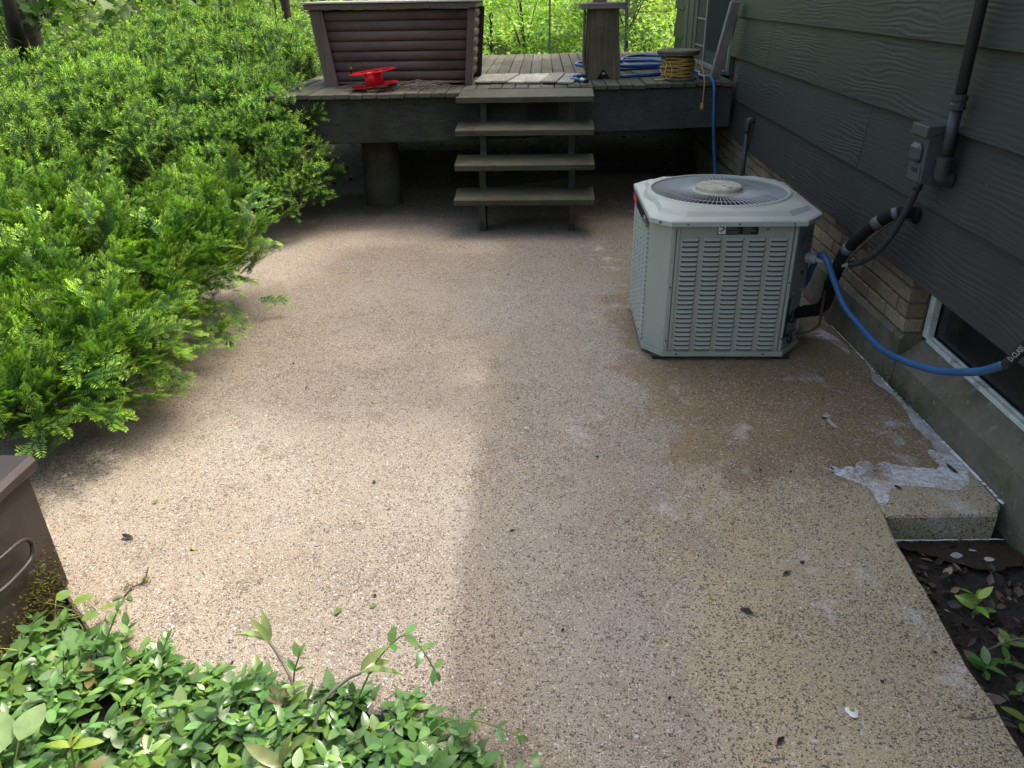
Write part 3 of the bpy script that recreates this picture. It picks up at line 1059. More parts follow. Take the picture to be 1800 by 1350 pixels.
# ------------------------------------------------------------------ wooden spool with yellow cord
sp = thing('cord_spool', 'old round wooden spool standing on the deck corner', 'spool', (1.05, 6.60, DZ))
sc_ = Vector((1.05, 6.60, 0))
def disc(r, z0, z1, name):
    MB().lathe([(0, z0), (r-.004, z0), (r, z0+.004), (r, z1-.005), (r-.006, z1), (0, z1)], sc_, 28).build(name, 'spoolwood', sp, (sc_.x, sc_.y, z0))
disc(.150, DZ+.001, DZ+.018, 'flange')
disc(.158, 1.098, 1.114, 'flange')
disc(.166, 1.1155, 1.136, 'flange')
MB().lathe([(0, DZ+.019), (.085, DZ+.019), (.085, 1.097), (0, 1.097)], sc_, 24).build('drum', 'spoolwood', sp)
cord = thing('extension_cord', 'yellow extension cord wound on wooden spool with plug hanging down', 'cord', (1.05, 6.60, DZ+.02))
for layer in range(3):
    pts = []
    turns = 9
    n = turns*16
    ph = random.random()*6
    for i in range(n+1):
        a = 2*math.pi*i/16
        t = i/n
        tri = abs(((t*(2+layer)+.3*layer) % 1)*2-1)
        r = .096+.0125*layer+.006*math.sin(a*.37+ph)+.004*math.sin(a*1.7)
        z = DZ+.030+.130*tri+.012*math.sin(a*.51+ph)
        pts.append((sc_.x+r*math.cos(a), sc_.y+r*math.sin(a), min(1.085, max(DZ+.03, z))))
    MB().tube(pts, .0075, 6).build('winding', 'yellow', cord)
mb = MB()
mb.tube(spline([(.955, 6.535, 1.06), (.945, 6.47, 1.04), (.935, 6.44, .98), (.945, 6.43, .945), (.975, 6.42, .95), (.985, 6.44, 1.0), (.965, 6.47, 1.06)], 8), .005, 6)
mb.tube(spline([(.96, 6.46, .945), (.915, 6.47, .930), (.865, 6.48, .928), (.875, 6.52, .928), (.93, 6.50, .930)], 8), .005, 6)
mb.build('loop', 'yellow', cord)
mb = MB()
mb.tube(spline([(1.14, 6.56, 1.08), (1.185, 6.50, 1.07), (1.215, 6.42, 1.0), (1.222, 6.355, .92), (1.221, 6.345, .84), (1.219, 6.34, .775)], 8), .005, 6)
mb.build('lead', 'yellow', cord)
pl = MB().box((1.216, 6.338, .752), (.024, .018, .045), .004).build('plug', 'yellow', cord, (1.216, 6.338, .752))
mb = MB()
for dx in (-.006, .006):
    mb.box((1.216+dx, 6.338, .722), (.0015, .006, .017))
mb.build('prong', 'metal', pl)

# ------------------------------------------------------------------ leaning board
mb = MB()
bot, top = Vector((1.342, 6.56, DZ+.004)), Vector((1.425, 6.47, 1.463))
d = top-bot
across = Vector((.95, .30, 0)).normalized()
across = (across - d.normalized()*across.dot(d.normalized())).normalized()
nrm = d.normalized().cross(across)
pts = [bot-across*.04, bot+across*.04, top+across*.042, top-across*.036]
mb.prism([p for p in pts], nrm*.03)
bmesh.ops.bevel(mb.bm, geom=mb.bm.edges[:], offset=.004, segments=1, affect='EDGES')
o = mb.build('plank', 'board', None, bot)
tag(o, 'rough grey board leaning against the house wall on the deck', 'board')

# ------------------------------------------------------------------ condenser unit
ac = thing('air_conditioner', 'square grey-green outdoor air conditioner with louvred sides on the patio', 'air conditioner', (.85, 3.73, 0))
X0, X1, Y0, Y1 = .478, 1.215, 3.337, 4.12
def octo(x0, x1, y0, y1, cl=(.083, .10), cr=(.112, .14)):
    return [(x0+cl[0], y0), (x1-cr[0], y0), (x1, y0+cr[1]), (x1, y1-.1), (x1-.09, y1), (x0+.09, y1), (x0, y1-.1), (x0, y0+cl[1])]
def prism2(mb, poly, z0, z1, inset=0):
    c = Vector((sum(p[0] for p in poly)/8, sum(p[1] for p in poly)/8))
    mb.prism([(p[0], p[1], z0) for p in poly], (0, 0, z1-z0))
    return mb
MB_ = prism2(MB(), octo(X0+.012, X1-.012, Y0+.012, Y1-.012), .05, .64)
MB_.build('cabinet', 'slot', ac)
base = prism2(MB(), octo(X0-.006, X1+.006, Y0-.006, Y1+.006), .022, .046)
base.build('base_pan', 'ac', ac)
for fx, fy in ((X0+.07, Y0+.04), (X1-.1, Y0+.04), (X0+.07, Y1-.06), (X1-.1, Y1-.06)):
    MB().b6(fx-.035, fx+.035, fy-.03, fy+.03, .0005, .0215, .003).build('foot', 'blackplastic', ac)
O = octo(X0, X1, Y0, Y1)
def wallpanel(a, b, z0, z1, th, name, mat, off=0.0, parent=None, bev=.0015):
    a, b = Vector((*a, 0)), Vector((*b, 0))
    t = (b-a).normalized()
    nin = Vector((-t.y, t.x, 0))
    p = [a-nin*off, b-nin*off, b+nin*(th-off), a+nin*(th-off)]
    mb = MB()
    mb.prism([(q.x, q.y, z0) for q in p], (0, 0, z1-z0))
    if bev:
        bmesh.ops.recalc_face_normals(mb.bm, faces=mb.bm.faces)
        bmesh.ops.bevel(mb.bm, geom=mb.bm.edges[:], offset=bev, segments=1, affect='EDGES')
    return mb.build(name, mat, parent or ac)
def lerp2(a, b, t):
    return (a[0]+(b[0]-a[0])*t, a[1]+(b[1]-a[1])*t)
# corner panels
wallpanel(O[7], lerp2(O[7], O[0], .997), .047, .6445, .011, 'corner_panel', 'ac', .001)
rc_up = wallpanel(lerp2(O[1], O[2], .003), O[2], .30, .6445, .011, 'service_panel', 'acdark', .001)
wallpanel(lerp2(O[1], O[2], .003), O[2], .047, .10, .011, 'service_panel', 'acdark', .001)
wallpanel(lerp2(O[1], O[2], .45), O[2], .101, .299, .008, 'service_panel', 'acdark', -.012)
wallpanel(O[3], O[4], .047, .6445, .011, 'corner_panel', 'ac', .001)
wallpanel(O[5], O[6], .047, .6445, .011, 'corner_panel', 'ac', .001)
# seam posts on the front
for a, b in ((O[0][0]+.0015, O[0][0]+.018), (O[1][0]-.014, O[1][0]-.0015)):
    MB().b6(a, b, Y0-.004, Y0+.01, .047, .644, .002).build('corner_post', 'ac', ac)
fp = MB().b6(O[0][0]+.021, O[1][0]-.017, Y0+.0005, Y0+.012, .047, .644, .001).build('louver_panel', 'ac', ac)
for a in (O[0][0]+.024, O[1][0]-.032):
    MB().b6(a, a+.011, Y0-.0035, Y0, .05, .640, .002).build('flange', 'ac', fp)
lp = wallpanel(lerp2(O[6], O[7], .003), lerp2(O[6], O[7], .997), .047, .6445, .010, 'louver_panel', 'ac', 0)
rp = wallpanel(lerp2(O[2], O[3], .003), lerp2(O[2], O[3], .997), .047, .6445, .010, 'louver_panel', 'ac', 0)
bp = wallpanel(lerp2(O[4], O[5], .003), lerp2(O[4], O[5], .997), .047, .6445, .010, 'louver_panel', 'ac', 0)
# louver mesh: pressed hood over a dark strip painted as slot shade, outward = -Y
def louver_mesh(w, h):
    mb = MB()
    d = .0098
    hw = w/2
    prof = [(0, h*.50), (-.004, h*.43), (-.0075, h*.15), (-d, -h*.06), (-d+.0015, -h*.12)]
    A = [mb.bm.verts.new((-hw+(.004 if i else 0)*i*.8, y, z)) for i, (y, z) in enumerate(prof)]
    B = [mb.bm.verts.new((hw-(.004 if i else 0)*i*.8, y, z)) for i, (y, z) in enumerate(prof)]
    fs = []
    for i in range(len(prof)-1):
        fs.append(mb.bm.faces.new((A[i], B[i], B[i+1], A[i+1])))
    # end cheeks
    ca, cb = mb.bm.verts.new((-hw, -.0004, -h*.12)), mb.bm.verts.new((hw, -.0004, -h*.12))
    mb.bm.faces.new(A+[ca])
    mb.bm.faces.new(B[::-1]+[cb])
    q = [mb.bm.verts.new(p) for p in ((-hw+.003, -.0007, -h*.50), (hw-.003, -.0007, -h*.50), (hw-.003, -.0007, -h*.10), (-hw+.003, -.0007, -h*.10))]
    f = mb.bm.faces.new(q)
    f.material_index = 1
    me = bpy.data.meshes.new('louver')
    mb.bm.to_mesh(me)
    mb.bm.free()
    me.materials.append(MAT['ac'])
    me.materials.append(MAT['slot'])
    return me
nrow = 24
zlo, zhi = .050, .586
ph = (zhi-zlo)/nrow
lm = louver_mesh(.076, ph)
for r in range(nrow):
    for c in range(5):
        x = .606+.038+c*.0955
        link('louver', lm, fp, (x, Y0+.0003, zlo+ph*(r+.5)))
lm2 = louver_mesh(.098, ph)
for r in range(nrow):
    for c in range(5):
        y = O[7][1]+.02+.052+c*.112
        link('louver', lm2, lp, (X0-.0002, y, zlo+ph*(r+.5)), (0, 0, RAD(-90)))
# screws
def screw(p, n, r=.0045, mat='screw', par=None):
    mb = MB()
    M = Vector(n).to_track_quat('Z', 'Y').to_matrix().to_4x4()
    mb.lathe([(0, .003), (r*.6, .003), (r, .001), (r, -.001)], p, 10, M)
    return mb.build('screw', mat, par or ac, p)
for p in ((O[0][0]+.0085, Y0-.005, .36), (O[0][0]+.0085, Y0-.005, .10), (O[1][0]-.008, Y0-.005, .38), (O[1][0]-.008, Y0-.005, .11), (.62, Y0-.008, .034), (1.02, Y0-.008, .034), (.97, Y0-.001, .622)):
    screw(p, (0, -1, 0), .0042, 'screw')
tdir = (Vector((*O[2], 0))-Vector((*O[1], 0))).normalized()
nout = Vector((tdir.y, -tdir.x, 0))
def on_chamfer(t, z, off=.002):
    p = Vector((*lerp2(O[1], O[2], t), z))
    return p+nout*off
for t, z in ((.25, .315), (.75, .315), (.5, .07), (.8, .07)):
    screw(on_chamfer(t, z), nout, .0045, 'screwbright')
screw(on_chamfer(.6, .40), nout, .010, 'dark')
# lid
LZ = .645
def ring_pts(mb, poly, z):
    return [mb.bm.verts.new((p[0], p[1], z)) for p in poly]
mb = MB()
fc = (.832, 3.745)
N = 64
def oct_ray(poly, a):
    """distance from fan centre to octagon along angle a"""
    d = Vector((math.cos(a), math.sin(a)))
    best = 9
    for i in range(8):
        p, q = Vector(poly[i])-Vector(fc), Vector(poly[(i+1) % 8])-Vector(fc)
        e = q-p
        den = d.x*e.y-d.y*e.x
        if abs(den) < 1e-9:
            continue
        t = (p.x*e.y-p.y*e.x)/den
        u = (p.x*d.y-p.y*d.x)/den
        if t > 0 and -1e-6 <= u <= 1+1e-6:
            best = min(best, t)
    return best
out0 = octo(X0-.012, X1+.012, Y0-.034, Y1+.03, (.085, .085), (.100, .13))
in1 = octo(X0+.035, X1-.035, Y0+.012, Y1-.018, (.105, .07), (.11, .10))
in2 = octo(X0+.048, X1-.048, Y0+.032, Y1-.034, (.10, .07), (.11, .10))
angs = sorted(set([round(2*math.pi*k/N, 5) for k in range(N)] + [round(math.atan2(p[1]-fc[1], p[0]-fc[0]) % (2*math.pi), 5) for poly in (out0, in1, in2) for p in poly]))
def oring(poly, z, cap=None):
    r = []
    for a in angs:
        d = oct_ray(poly, a)
        if cap:
            d = max(d, cap)
        r.append(mb.bm.verts.new((fc[0]+d*math.cos(a), fc[1]+d*math.sin(a), z)))
    return r
def cring(rad, z):
    return [mb.bm.verts.new((fc[0]+rad*math.cos(a), fc[1]+rad*math.sin(a), z)) for a in angs]
rings = [oring(out0, LZ-.002), oring(out0, LZ+.018), oring(octo(X0-.006, X1+.006, Y0-.028, Y1+.024, (.085, .085), (.1, .13)), LZ+.023),
         oring(in1, LZ+.030, .350), oring(in2, LZ+.047, .340), cring(.336, LZ+.052), cring(.327, LZ+.060), cring(.317, LZ+.060), cring(.313, LZ+.045), cring(.313, LZ-.04)]
for a, b in zip(rings, rings[1:]):
    n = len(a)
    for k in range(n):
        mb.bm.faces.new((a[k], a[(k+1) % n], b[(k+1) % n], b[k]))
lid = mb.build('lid', 'aclid', ac)
for t in (.12, .5, .9):
    p = lerp2(out0[0], out0[1], t)
    screw((p[0], p[1]-.0005, LZ+.008), (0, -1, 0), .004, 'screw', lid)
p = lerp2(out0[7], out0[0], .5)
screw((p[0]-.001, p[1]-.001, LZ+.008), (-.7, -.7, 0), .006, 'screw', lid)
# fan guard, hub, fan
mb = MB()
for k in range(84):
    a = 2*math.pi*k/84
    ca, sa = math.cos(a), math.sin(a)
    mb.tube([(fc[0]+.105*ca, fc[1]+.105*sa, LZ+.052), (fc[0]+.22*ca, fc[1]+.22*sa, LZ+.057), (fc[0]+.314*ca, fc[1]+.314*sa, LZ+.052)], .0016, 4, False)
for rad in (.12, .225):
    mb.tube([(fc[0]+rad*math.cos(2*math.pi*k/48), fc[1]+rad*math.sin(2*math.pi*k/48), LZ+.0515) for k in range(49)], .0018, 4, False)
mb.build('fan_guard', 'wire', ac)
hub = MB().lathe([(.120, LZ+.050), (.122, LZ+.054), (.112, LZ+.060), (.107, LZ+.074), (.098, LZ+.080), (0, LZ+.083)], (*fc, 0), 40).build('hub_cap', 'hub', ac)
mb = MB()
mb.box((fc[0], fc[1], LZ+.0835), (.012, .19, .003), 0, rotm(rz=RAD(25)))
mb.build('rib', 'hub', hub)
fan = MB().lathe([(0, LZ-.05), (.09, LZ-.05), (.09, LZ-.0), (0, LZ-.0)], (*fc, 0), 24).build('fan', 'fanblade', ac)
for k in range(4):
    mb = MB()
    a0 = RAD(90*k+12)
    for (r0, r1) in ((.091, .19), (.19, .295)):
        w0, w1 = .55, .62
        q = []
        for r, a, z in ((r0, a0, LZ-.005), (r0, a0+w0, LZ-.05), (r1, a0+w1, LZ-.05), (r1, a0-.05, LZ-.005)):
            q.append((fc[0]+r*math.cos(a), fc[1]+r*math.sin(a), z))
        mb.face(q)
    bmesh.ops.solidify(mb.bm, geom=mb.bm.faces[:], thickness=.002)
    mb.build('blade', 'fanblade', fan)
MB().lathe([(.312, .60), (.312, .56), (0, .56)], (*fc, 0), 32).build('coil_well', 'slot', ac)

# flat print helpers
def text_part(body, size, loc, M, name, mat, parent, sx=1.0):
    cu = bpy.data.curves.new('t', 'FONT')
    cu.body = body
    cu.size = size
    cu.align_x = 'CENTER'
    cu.align_y = 'CENTER'
    cu.resolution_u = 2
    to = bpy.data.objects.new('t', cu)
    COL.objects.link(to)
    bpy.context.view_layer.update()
    me = bpy.data.meshes.new_from_object(to.evaluated_get(bpy.context.evaluated_depsgraph_get()))
    bpy.data.objects.remove(to)
    me.transform(Matrix.Diagonal((sx, 1, 1, 1)))
    me.transform(M)
    me.materials.clear()
    me.materials.append(MAT[mat])
    return link(name, me, parent, loc)
MF = Matrix(((1, 0, 0, 0), (0, 0, -1, 0), (0, 1, 0, 0), (0, 0, 0, 1)))     # text plane facing -Y
ly = Y0-.0008
lab = MB().b6(.754, .930, ly, Y0, .5985, .6475).build('warning_label', 'labelblack', ac)
lab['label'] = 'black warning and caution sticker with falling figure symbol'
e = ly-.0004
def strip(x0, x1, z0, z1, mat, name='print', par=lab, yy=e):
    return MB().face([(x0, yy, z0), (x1, yy, z0), (x1, yy, z1), (x0, yy, z1)]).build(name, mat, par)
strip(.758, .790, .602, .644, 'labelwhite', 'pictogram')
mb = MB()
def bar(a, b, w, yy):
    a, b = Vector(a), Vector(b)
    t = (b-a).normalized()*1
    n = Vector((-t.y, t.x))*w/2
    mb.face([(q.x, yy, q.y) for q in (a-n, b-n, b+n, a+n)])
yy = e-.0004
for a, b, w in (((.763, .635), (.778, .630), .003), ((.778, .632), (.787, .621), .003), ((.779, .636), (.781, .620), .005), ((.780, .622), (.762, .612), .003), ((.780, .622), (.769, .607), .003), ((.7775, .6415), (.7805, .6375), .004)):
    bar(a, b, w, yy)
    yy -= .00005
mb.build('pictogram', 'labelblack', lab)
strip(.794, .859, .635, .644, 'labelpink')
strip(.864, .926, .635, .644, 'labelamber')
text_part('\u25B2 WARNING', .0088, (.8265, e-.0004, .6393), MF, 'lettering', 'labelblack', lab)
text_part('\u25B2 CAUTION', .0088, (.895, e-.0004, .6393), MF, 'lettering', 'labelblack', lab)
for c0, c1 in ((.794, .857), (.864, .925)):
    for r in range(7):
        if r == 3 and c0 < .8:
            continue
        strip(c0, c1-random.uniform(0, .03), .6300-r*.0042, .6316-r*.0042, 'labelgrey')
# badge strip on the left side, and rating plate on the chamfer
bl = MB().b6(X0-.0135, X0-.0122, 3.47, 4.02, LZ-.050, LZ-.006).build('badge_strip', 'labelblack', ac)
bl = bl
xx = X0-.0141
def lstrip(y0, y1, z0, z1, mat, dx=0):
    MB().face([(xx-dx, y0, z0), (xx-dx, y1, z0), (xx-dx, y1, z1), (xx-dx, y0, z1)]).build('print', mat, bl)
lstrip(3.86, 4.01, LZ-.047, LZ-.009, 'labelred')
lstrip(3.90, 3.97, LZ-.031, LZ-.025, 'labelpink', .0004)
for y0, y1, z0, z1 in ((3.478, 3.482, .602, .634), (3.478, 3.52, .602, .605), (3.478, 3.52, .631, .634), (3.516, 3.52, .602, .634), (3.535, 3.541, .604, .632), (3.55, 3.556, .604, .632), (3.535, 3.556, .629, .632), (3.565, 3.57, .612, .628), (3.58, 3.60, .606, .611)):
    lstrip(y0, y1, z0, z1, 'labelwhite', random.uniform(0, .0002))
c0, c1 = on_chamfer(.14, 0, .0012), on_chamfer(.9, 0, .0012)
def cstrip(t0, t1, z0, z1, mat, off, name='print', par=None):
    a, b = on_chamfer(t0, 0, off), on_chamfer(t1, 0, off)
    return MB().face([(a.x, a.y, z0), (b.x, b.y, z0), (b.x, b.y, z1), (a.x, a.y, z1)]).build(name, mat, par or ac)
plate = cstrip(.16, .88, .455, .60, 'labelgrey', .0024, 'rating_plate')
for r in range(16):
    t = .2
    while t < .82:
        w = random.uniform(.04, .16)
        if random.random() < .75:
            cstrip(t, min(.85, t+w), .464+r*.0082, .468+r*.0082, 'labelblack', .0030+random.uniform(0, .0004), 'print', plate)
        t += w+.03
# service valves in the open pocket
for z in (.186, .088):
    p = on_chamfer(.35, z, .004)
    mb = MB()
    mb.tube([p-nout*.012, p+nout*.012], .017, 10)
    mb.tube([p+nout*.002, p+nout*.002+Vector((0, 0, .035))], .009, 8)
    mb.build('service_valve', 'dark', ac)

# ------------------------------------------------------------------ wall electrics and pipes
db = thing('disconnect_box', 'dark grey electrical disconnect box with domed cover on the siding', 'electrical box', (1.43, 3.02, .98))
mb = MB()
mb.b6(1.386, 1.480, 2.952, 3.070, .893, 1.090, .004)
mb.build('body', 'boxpaint', db)
mb = MB()
mb.prism([(1.375, 2.946, 1.098), (1.482, 2.946, 1.108), (1.482, 2.946, 1.091), (1.385, 2.946, 1.060), (1.372, 2.946, 1.060)], (0, .13, 0))
bmesh.ops.bevel(mb.bm, geom=mb.bm.edges[:], offset=.002, segments=1, affect='EDGES')
mb.build('cover', 'boxpaint', db)
mb = MB()
mb.box((1.379, 3.010, 1.000), (.030, .078, .066), .013)
mb.build('dome', 'boxpaint', db)
MB().b6(1.3835, 1.3855, 2.960, 3.062, .900, .955, 0).build('door', 'boxpaint', db)
mb = MB()
mb.tube(spline([(1.3825, 3.03, .935), (1.3815, 3.02, .945), (1.3815, 3.01, .930), (1.3815, 2.99, .948), (1.3825, 2.985, .93)], 5), .0018, 5)
mb.build('hasp', 'conduit_paint', db)

cp = thing('conduit_pipe', 'dark conduit pipe running up the siding past the disconnect box', 'conduit', (1.435, 2.90, .94))
mb = MB().tube([(1.438, 2.905, .985), (1.438, 2.903, 1.165)], .0195, 12)
mb.build('pipe', 'conduit_paint', cp)
MB().tube([(1.438, 2.903, 1.205), (1.439, 2.905, 2.64)], .0195, 12).build('pipe', 'conduit_paint', cp)
MB().lathe([(.0195, 1.160), (.026, 1.163), (.026, 1.180), (.023, 1.184), (.023, 1.190), (.027, 1.193), (.027, 1.210), (.0195, 1.213)], (1.438, 2.903, 0), 14).build('coupling', 'conduit_paint', cp)
mb = MB()
mb.tube(spline([(1.438, 2.905, .992), (1.438, 2.907, .945), (1.446, 2.908, .925), (1.478, 2.908, .918)], 5), .026, 12)
mb.build('elbow', 'conduit_paint', cp)
MB().lathe([(.0205, .985), (.028, .988), (.028, 1.0), (.0205, 1.003)], (1.438, 2.905, 0), 14).build('coupling', 'conduit_paint', cp)

wh = thing('flexible_conduit', 'flexible conduit curving from the disconnect box to air conditioner', 'conduit', (1.39, 3.04, .88))
wp = spline([(1.415, 3.012, .893), (1.41, 3.03, .82), (1.403, 3.09, .70), (1.395, 3.13, .632), (1.377, 3.18, .562), (1.358, 3.25, .503), (1.322, 3.30, .475), (1.283, 3.36, .459), (1.238, 3.40, .460), (1.183, 3.432, .468)], 10)
k1 = int(len(wp)*.42)
MB().tube(wp[:k1+1], .0135, 10).build('tube', 'conduit_paint', wh)
k2 = int(len(wp)*.62)
MB().tube(wp[k1:k2+1], .0135, 10).build('tube', 'conduit_paint', wh)
MB().tube(wp[k2:k2+4], .0145, 10).build('sleeve', 'blackplastic', wh)
MB().tube(wp[k2+3:], .0135, 10).build('tube', 'flexgrey', wh)
d = (wp[-1]-wp[-3]).normalized()
mb = MB()
M = d.to_track_quat('Z', 'Y').to_matrix().to_4x4()
mb.lathe([(.014, -.045), (.020, -.044), (.022, -.03), (.022, -.018), (.026, -.017), (.026, -.002), (.018, .0), (.018, .03)], wp[-1], 12, M)
mb.build('fitting', 'flexgrey', wh)
mb = MB().tube([(1.415, 3.012, .8925), (1.413, 3.018, .862)], .018, 12)
mb.build('fitting', 'conduit_paint', wh)

rl = thing('refrigerant_line', 'thick black insulated pipe looping from siding down to air conditioner', 'pipe', (1.47, 3.13, .74))
rp_ = spline([(1.478, 3.128, .742), (1.44, 3.13, .745), (1.395, 3.16, .722), (1.350, 3.22, .655), (1.309, 3.30, .54), (1.303, 3.39, .38), (1.318, 3.46, .25), (1.300, 3.49, .195), (1.25, 3.49, .186), (1.165, 3.46, .186)], 9)
rad = [.0235]*len(rp_)
for i in range(int(len(rp_)*.45), len(rp_)):
    rad[i] = .0285
MB().tube(rp_, [r*(1+.05*math.sin(i*1.9)+.04*math.sin(i*.7)) for i, r in enumerate(rad)], 12).build('insulation', 'foamblack', rl)
for f in (.16, .27, .43):
    i = int(len(rp_)*f)
    MB().tube(rp_[i:i+4], .0262 if f < .4 else .029, 12).build('tape_band', 'tape', rl)
MB().tube(spline([(1.478, 3.122, .715), (1.42, 3.14, .712), (1.372, 3.19, .645), (1.318, 3.28, .515), (1.290, 3.40, .34), (1.300, 3.45, .20), (1.300, 3.455, .13), (1.265, 3.46, .098), (1.215, 3.46, .086), (1.165, 3.45, .086)], 8), .0065, 8).build('liquid_line', 'copper', rl)
mb = MB()
mb.lathe([(.036, 0), (.033, .006), (.026, .012), (.024, .02)], (1.481, 3.128, .735), 12, Vector((-1, 0, 0)).to_track_quat('Z', 'Y').to_matrix().to_4x4())
mb.build('wall_seal', 'foamblack', rl)

vp = thing('vent_pipe', 'short black pipe elbowing into the siding below the deck corner', 'pipe', (1.46, 5.8, .3))
MB().tube([(1.448, 5.80, .06), (1.448, 5.80, .655)], .016, 10).build('pipe', 'conduit_paint', vp)
MB().tube(spline([(1.448, 5.80, .64), (1.448, 5.80, .69), (1.455, 5.80, .715), (1.482, 5.80, .722)], 5), .0225, 10).build('elbow', 'conduit_paint', vp)

# ------------------------------------------------------------------ garden hose
hs = thing('garden_hose', 'blue rubber hose coiled on deck, dropping behind air conditioner to the right', 'hose', (1.3, 6.4, DZ))
HR = .0140
hz = DZ+HR+.004
def coil(cx, cy, rx, ry, a0, turns, z0, dz, n=14, ph=0):
    out = []
    for i in range(int(turns*n)+1):
        a = a0+2*math.pi*i/n
        k = 1+.10*math.sin(a*.7+ph)
        out.append((cx+rx*k*math.cos(a)+.03*math.sin(a*2.3+ph), cy+ry*k*math.sin(a)+.05*math.sin(a*1.3+ph*2), z0+dz*i/n+.004*math.sin(a*3)))
    return out
deckpath = [(.30, 6.43, hz), (.245, 6.50, hz), (.222, 6.58, hz), (.25, 6.70, hz+.002), (.36, 6.76, hz+.002), (.52, 6.74, hz), (.66, 6.70, hz), (.82, 6.78, hz), (1.0, 6.9, hz), (1.12, 7.02, hz)]
deckpath += coil(.86, 7.35, .34, .33, 0, 1.0, hz+.002, .028, 12, .4)
deckpath += coil(.80, 7.50, .42, .50, 0.2, 1.0, hz+.034, .020, 12, 1.7)
deckpath += coil(1.0, 7.7, .30, .78, .3, 1.0, hz+.034, .010, 12, 2.9)
deckpath += coil(.72, 7.20, .42, .34, .2, 1.0, hz+.058, .002, 12, 3.9)
deckpath += [(1.18, 7.05, hz+.03), (1.27, 6.86, hz+.005), (1.24, 6.68, hz+.004), (1.25, 6.52, hz+.006), (1.278, 6.42, hz+.008), (1.297, 6.355, hz-.04), (1.305, 6.335, hz-.16), (1.318, 6.33, .6), (1.345, 6.34, .4), (1.375, 6.34, .2), (1.385, 6.30, .06), (1.375, 6.15, HR+.002)]
ground = [(1.36, 5.6, HR+.001), (1.33, 5.0, HR+.001), (1.29, 4.5, HR+.001), (1.275, 4.2, HR+.004), (1.262, 3.95, .08), (1.258, 3.75, .18), (1.256, 3.60, .285), (1.238, 3.50, .385), (1.232, 3.425, .462), (1.236, 3.385, .492), (1.252, 3.352, .470), (1.285, 3.322, .392), (1.325, 3.27, .300), (1.365, 3.175, .246), (1.395, 2.95, .220), (1.418, 2.62, .297), (1.42, 2.36, .412), (1.412, 2.20, .515)]
hp = spline(deckpath+ground, 6)
for p in hp[:-40]:
    pass
MB().tube(hp, HR, 10).build('hose', 'hose', hs)
tail = spline([(1.412, 2.20, .515), (1.402, 2.125, .608), (1.40, 2.06, .70), (1.42, 2.0, .76), (1.478, 1.97, .78)], 6)
sl_ = MB().tube(tail, .0165, 10).build('sleeve', 'blackplastic', hs)
t = (tail[5]-tail[0]).normalized()
c = (tail[0]+tail[8])/2
vdir = (EYE-c).normalized()
up_ = vdir.cross(t).normalized()
nn = t.cross(up_).normalized()
M = Matrix((( t.x, up_.x, nn.x, 0), (t.y, up_.y, nn.y, 0), (t.z, up_.z, nn.z, 0), (0, 0, 0, 1)))
text_part('D-CLASS', .023, tail[0].lerp(tail[9], .52)+nn*.0200+up_*.001, M, 'lettering', 'labelwhite', sl_)
fd = Vector((.055, -.09, 0)).normalized()
mb = MB()
mb.tube([Vector((.296, 6.436, hz)), Vector((.296, 6.436, hz))+fd*.02], .019, 12)
mb.tube([Vector((.296, 6.436, hz))+fd*.02, Vector((.296, 6.436, hz))+fd*.055], .014, 12)
mb.build('fitting', 'metal', hs)
mb = MB().tube([Vector((.296, 6.436, hz))+fd*.056, Vector((.296, 6.436, hz))+fd*.072], .019, 12)
mb.build('fitting', 'blackplastic', hs)

# ------------------------------------------------------------------ brown bin at lower left
bn = thing('metal_bin', 'brown metal bin with wire handle and moss at the left edge', 'bin', (-1.75, 1.45, 0))
mb = MB()
for_ = [(-2.05, 1.02), (-1.405, 1.02), (-1.405, 1.765), (-2.05, 1.765)]
b_ = [mb.bm.verts.new((x_, y_, -.06)) for x_, y_ in for_]
t_ = [mb.bm.verts.new((x_-(.012 if x_ > -1.8 else -.012), y_, .392)) for x_, y_ in for_]
mb.bm.faces.new(b_)
mb.bm.faces.new(t_)
for i in range(4):
    mb.bm.faces.new((b_[i], b_[(i+1) % 4], t_[(i+1) % 4], t_[i]))
bmesh.ops.recalc_face_normals(mb.bm, faces=mb.bm.faces)
bmesh.ops.bevel(mb.bm, geom=mb.bm.edges[:], offset=.008, segments=2, affect='EDGES')
mb.build('body', 'rustbin', bn)
mb = MB()
mb.b6(-2.08, -1.392, .99, 1.788, .386, .436, .014)
mb.build('lid', 'rustbin', bn)
mb = MB()
mb.tube(spline([(-1.412, 1.46, .275), (-1.390, 1.52, .275), (-1.380, 1.605, .272), (-1.380, 1.638, .252), (-1.380, 1.640, .225), (-1.381, 1.615, .200), (-1.388, 1.52, .195), (-1.41, 1.46, .195)], 6), .0065, 8)
mb.build('handle', 'rustbin', bn)
mb = MB()
mb.lathe([(0, .002), (.006, .002), (.007, 0)], (-1.411, 1.685, .215), 8, Vector((1, 0, 0)).to_track_quat('Z', 'Y').to_matrix().to_4x4())
mb.build('rivet', 'dark', bn)

# ------------------------------------------------------------------ foliage templates
def kite(base, d, side, L, W, lift=0):
    b = Vector(base)
    return [b, b+d*L*.45+side*W*.5, b+d*L+Vector((0, 0, lift)), b+d*L*.45-side*W*.5]

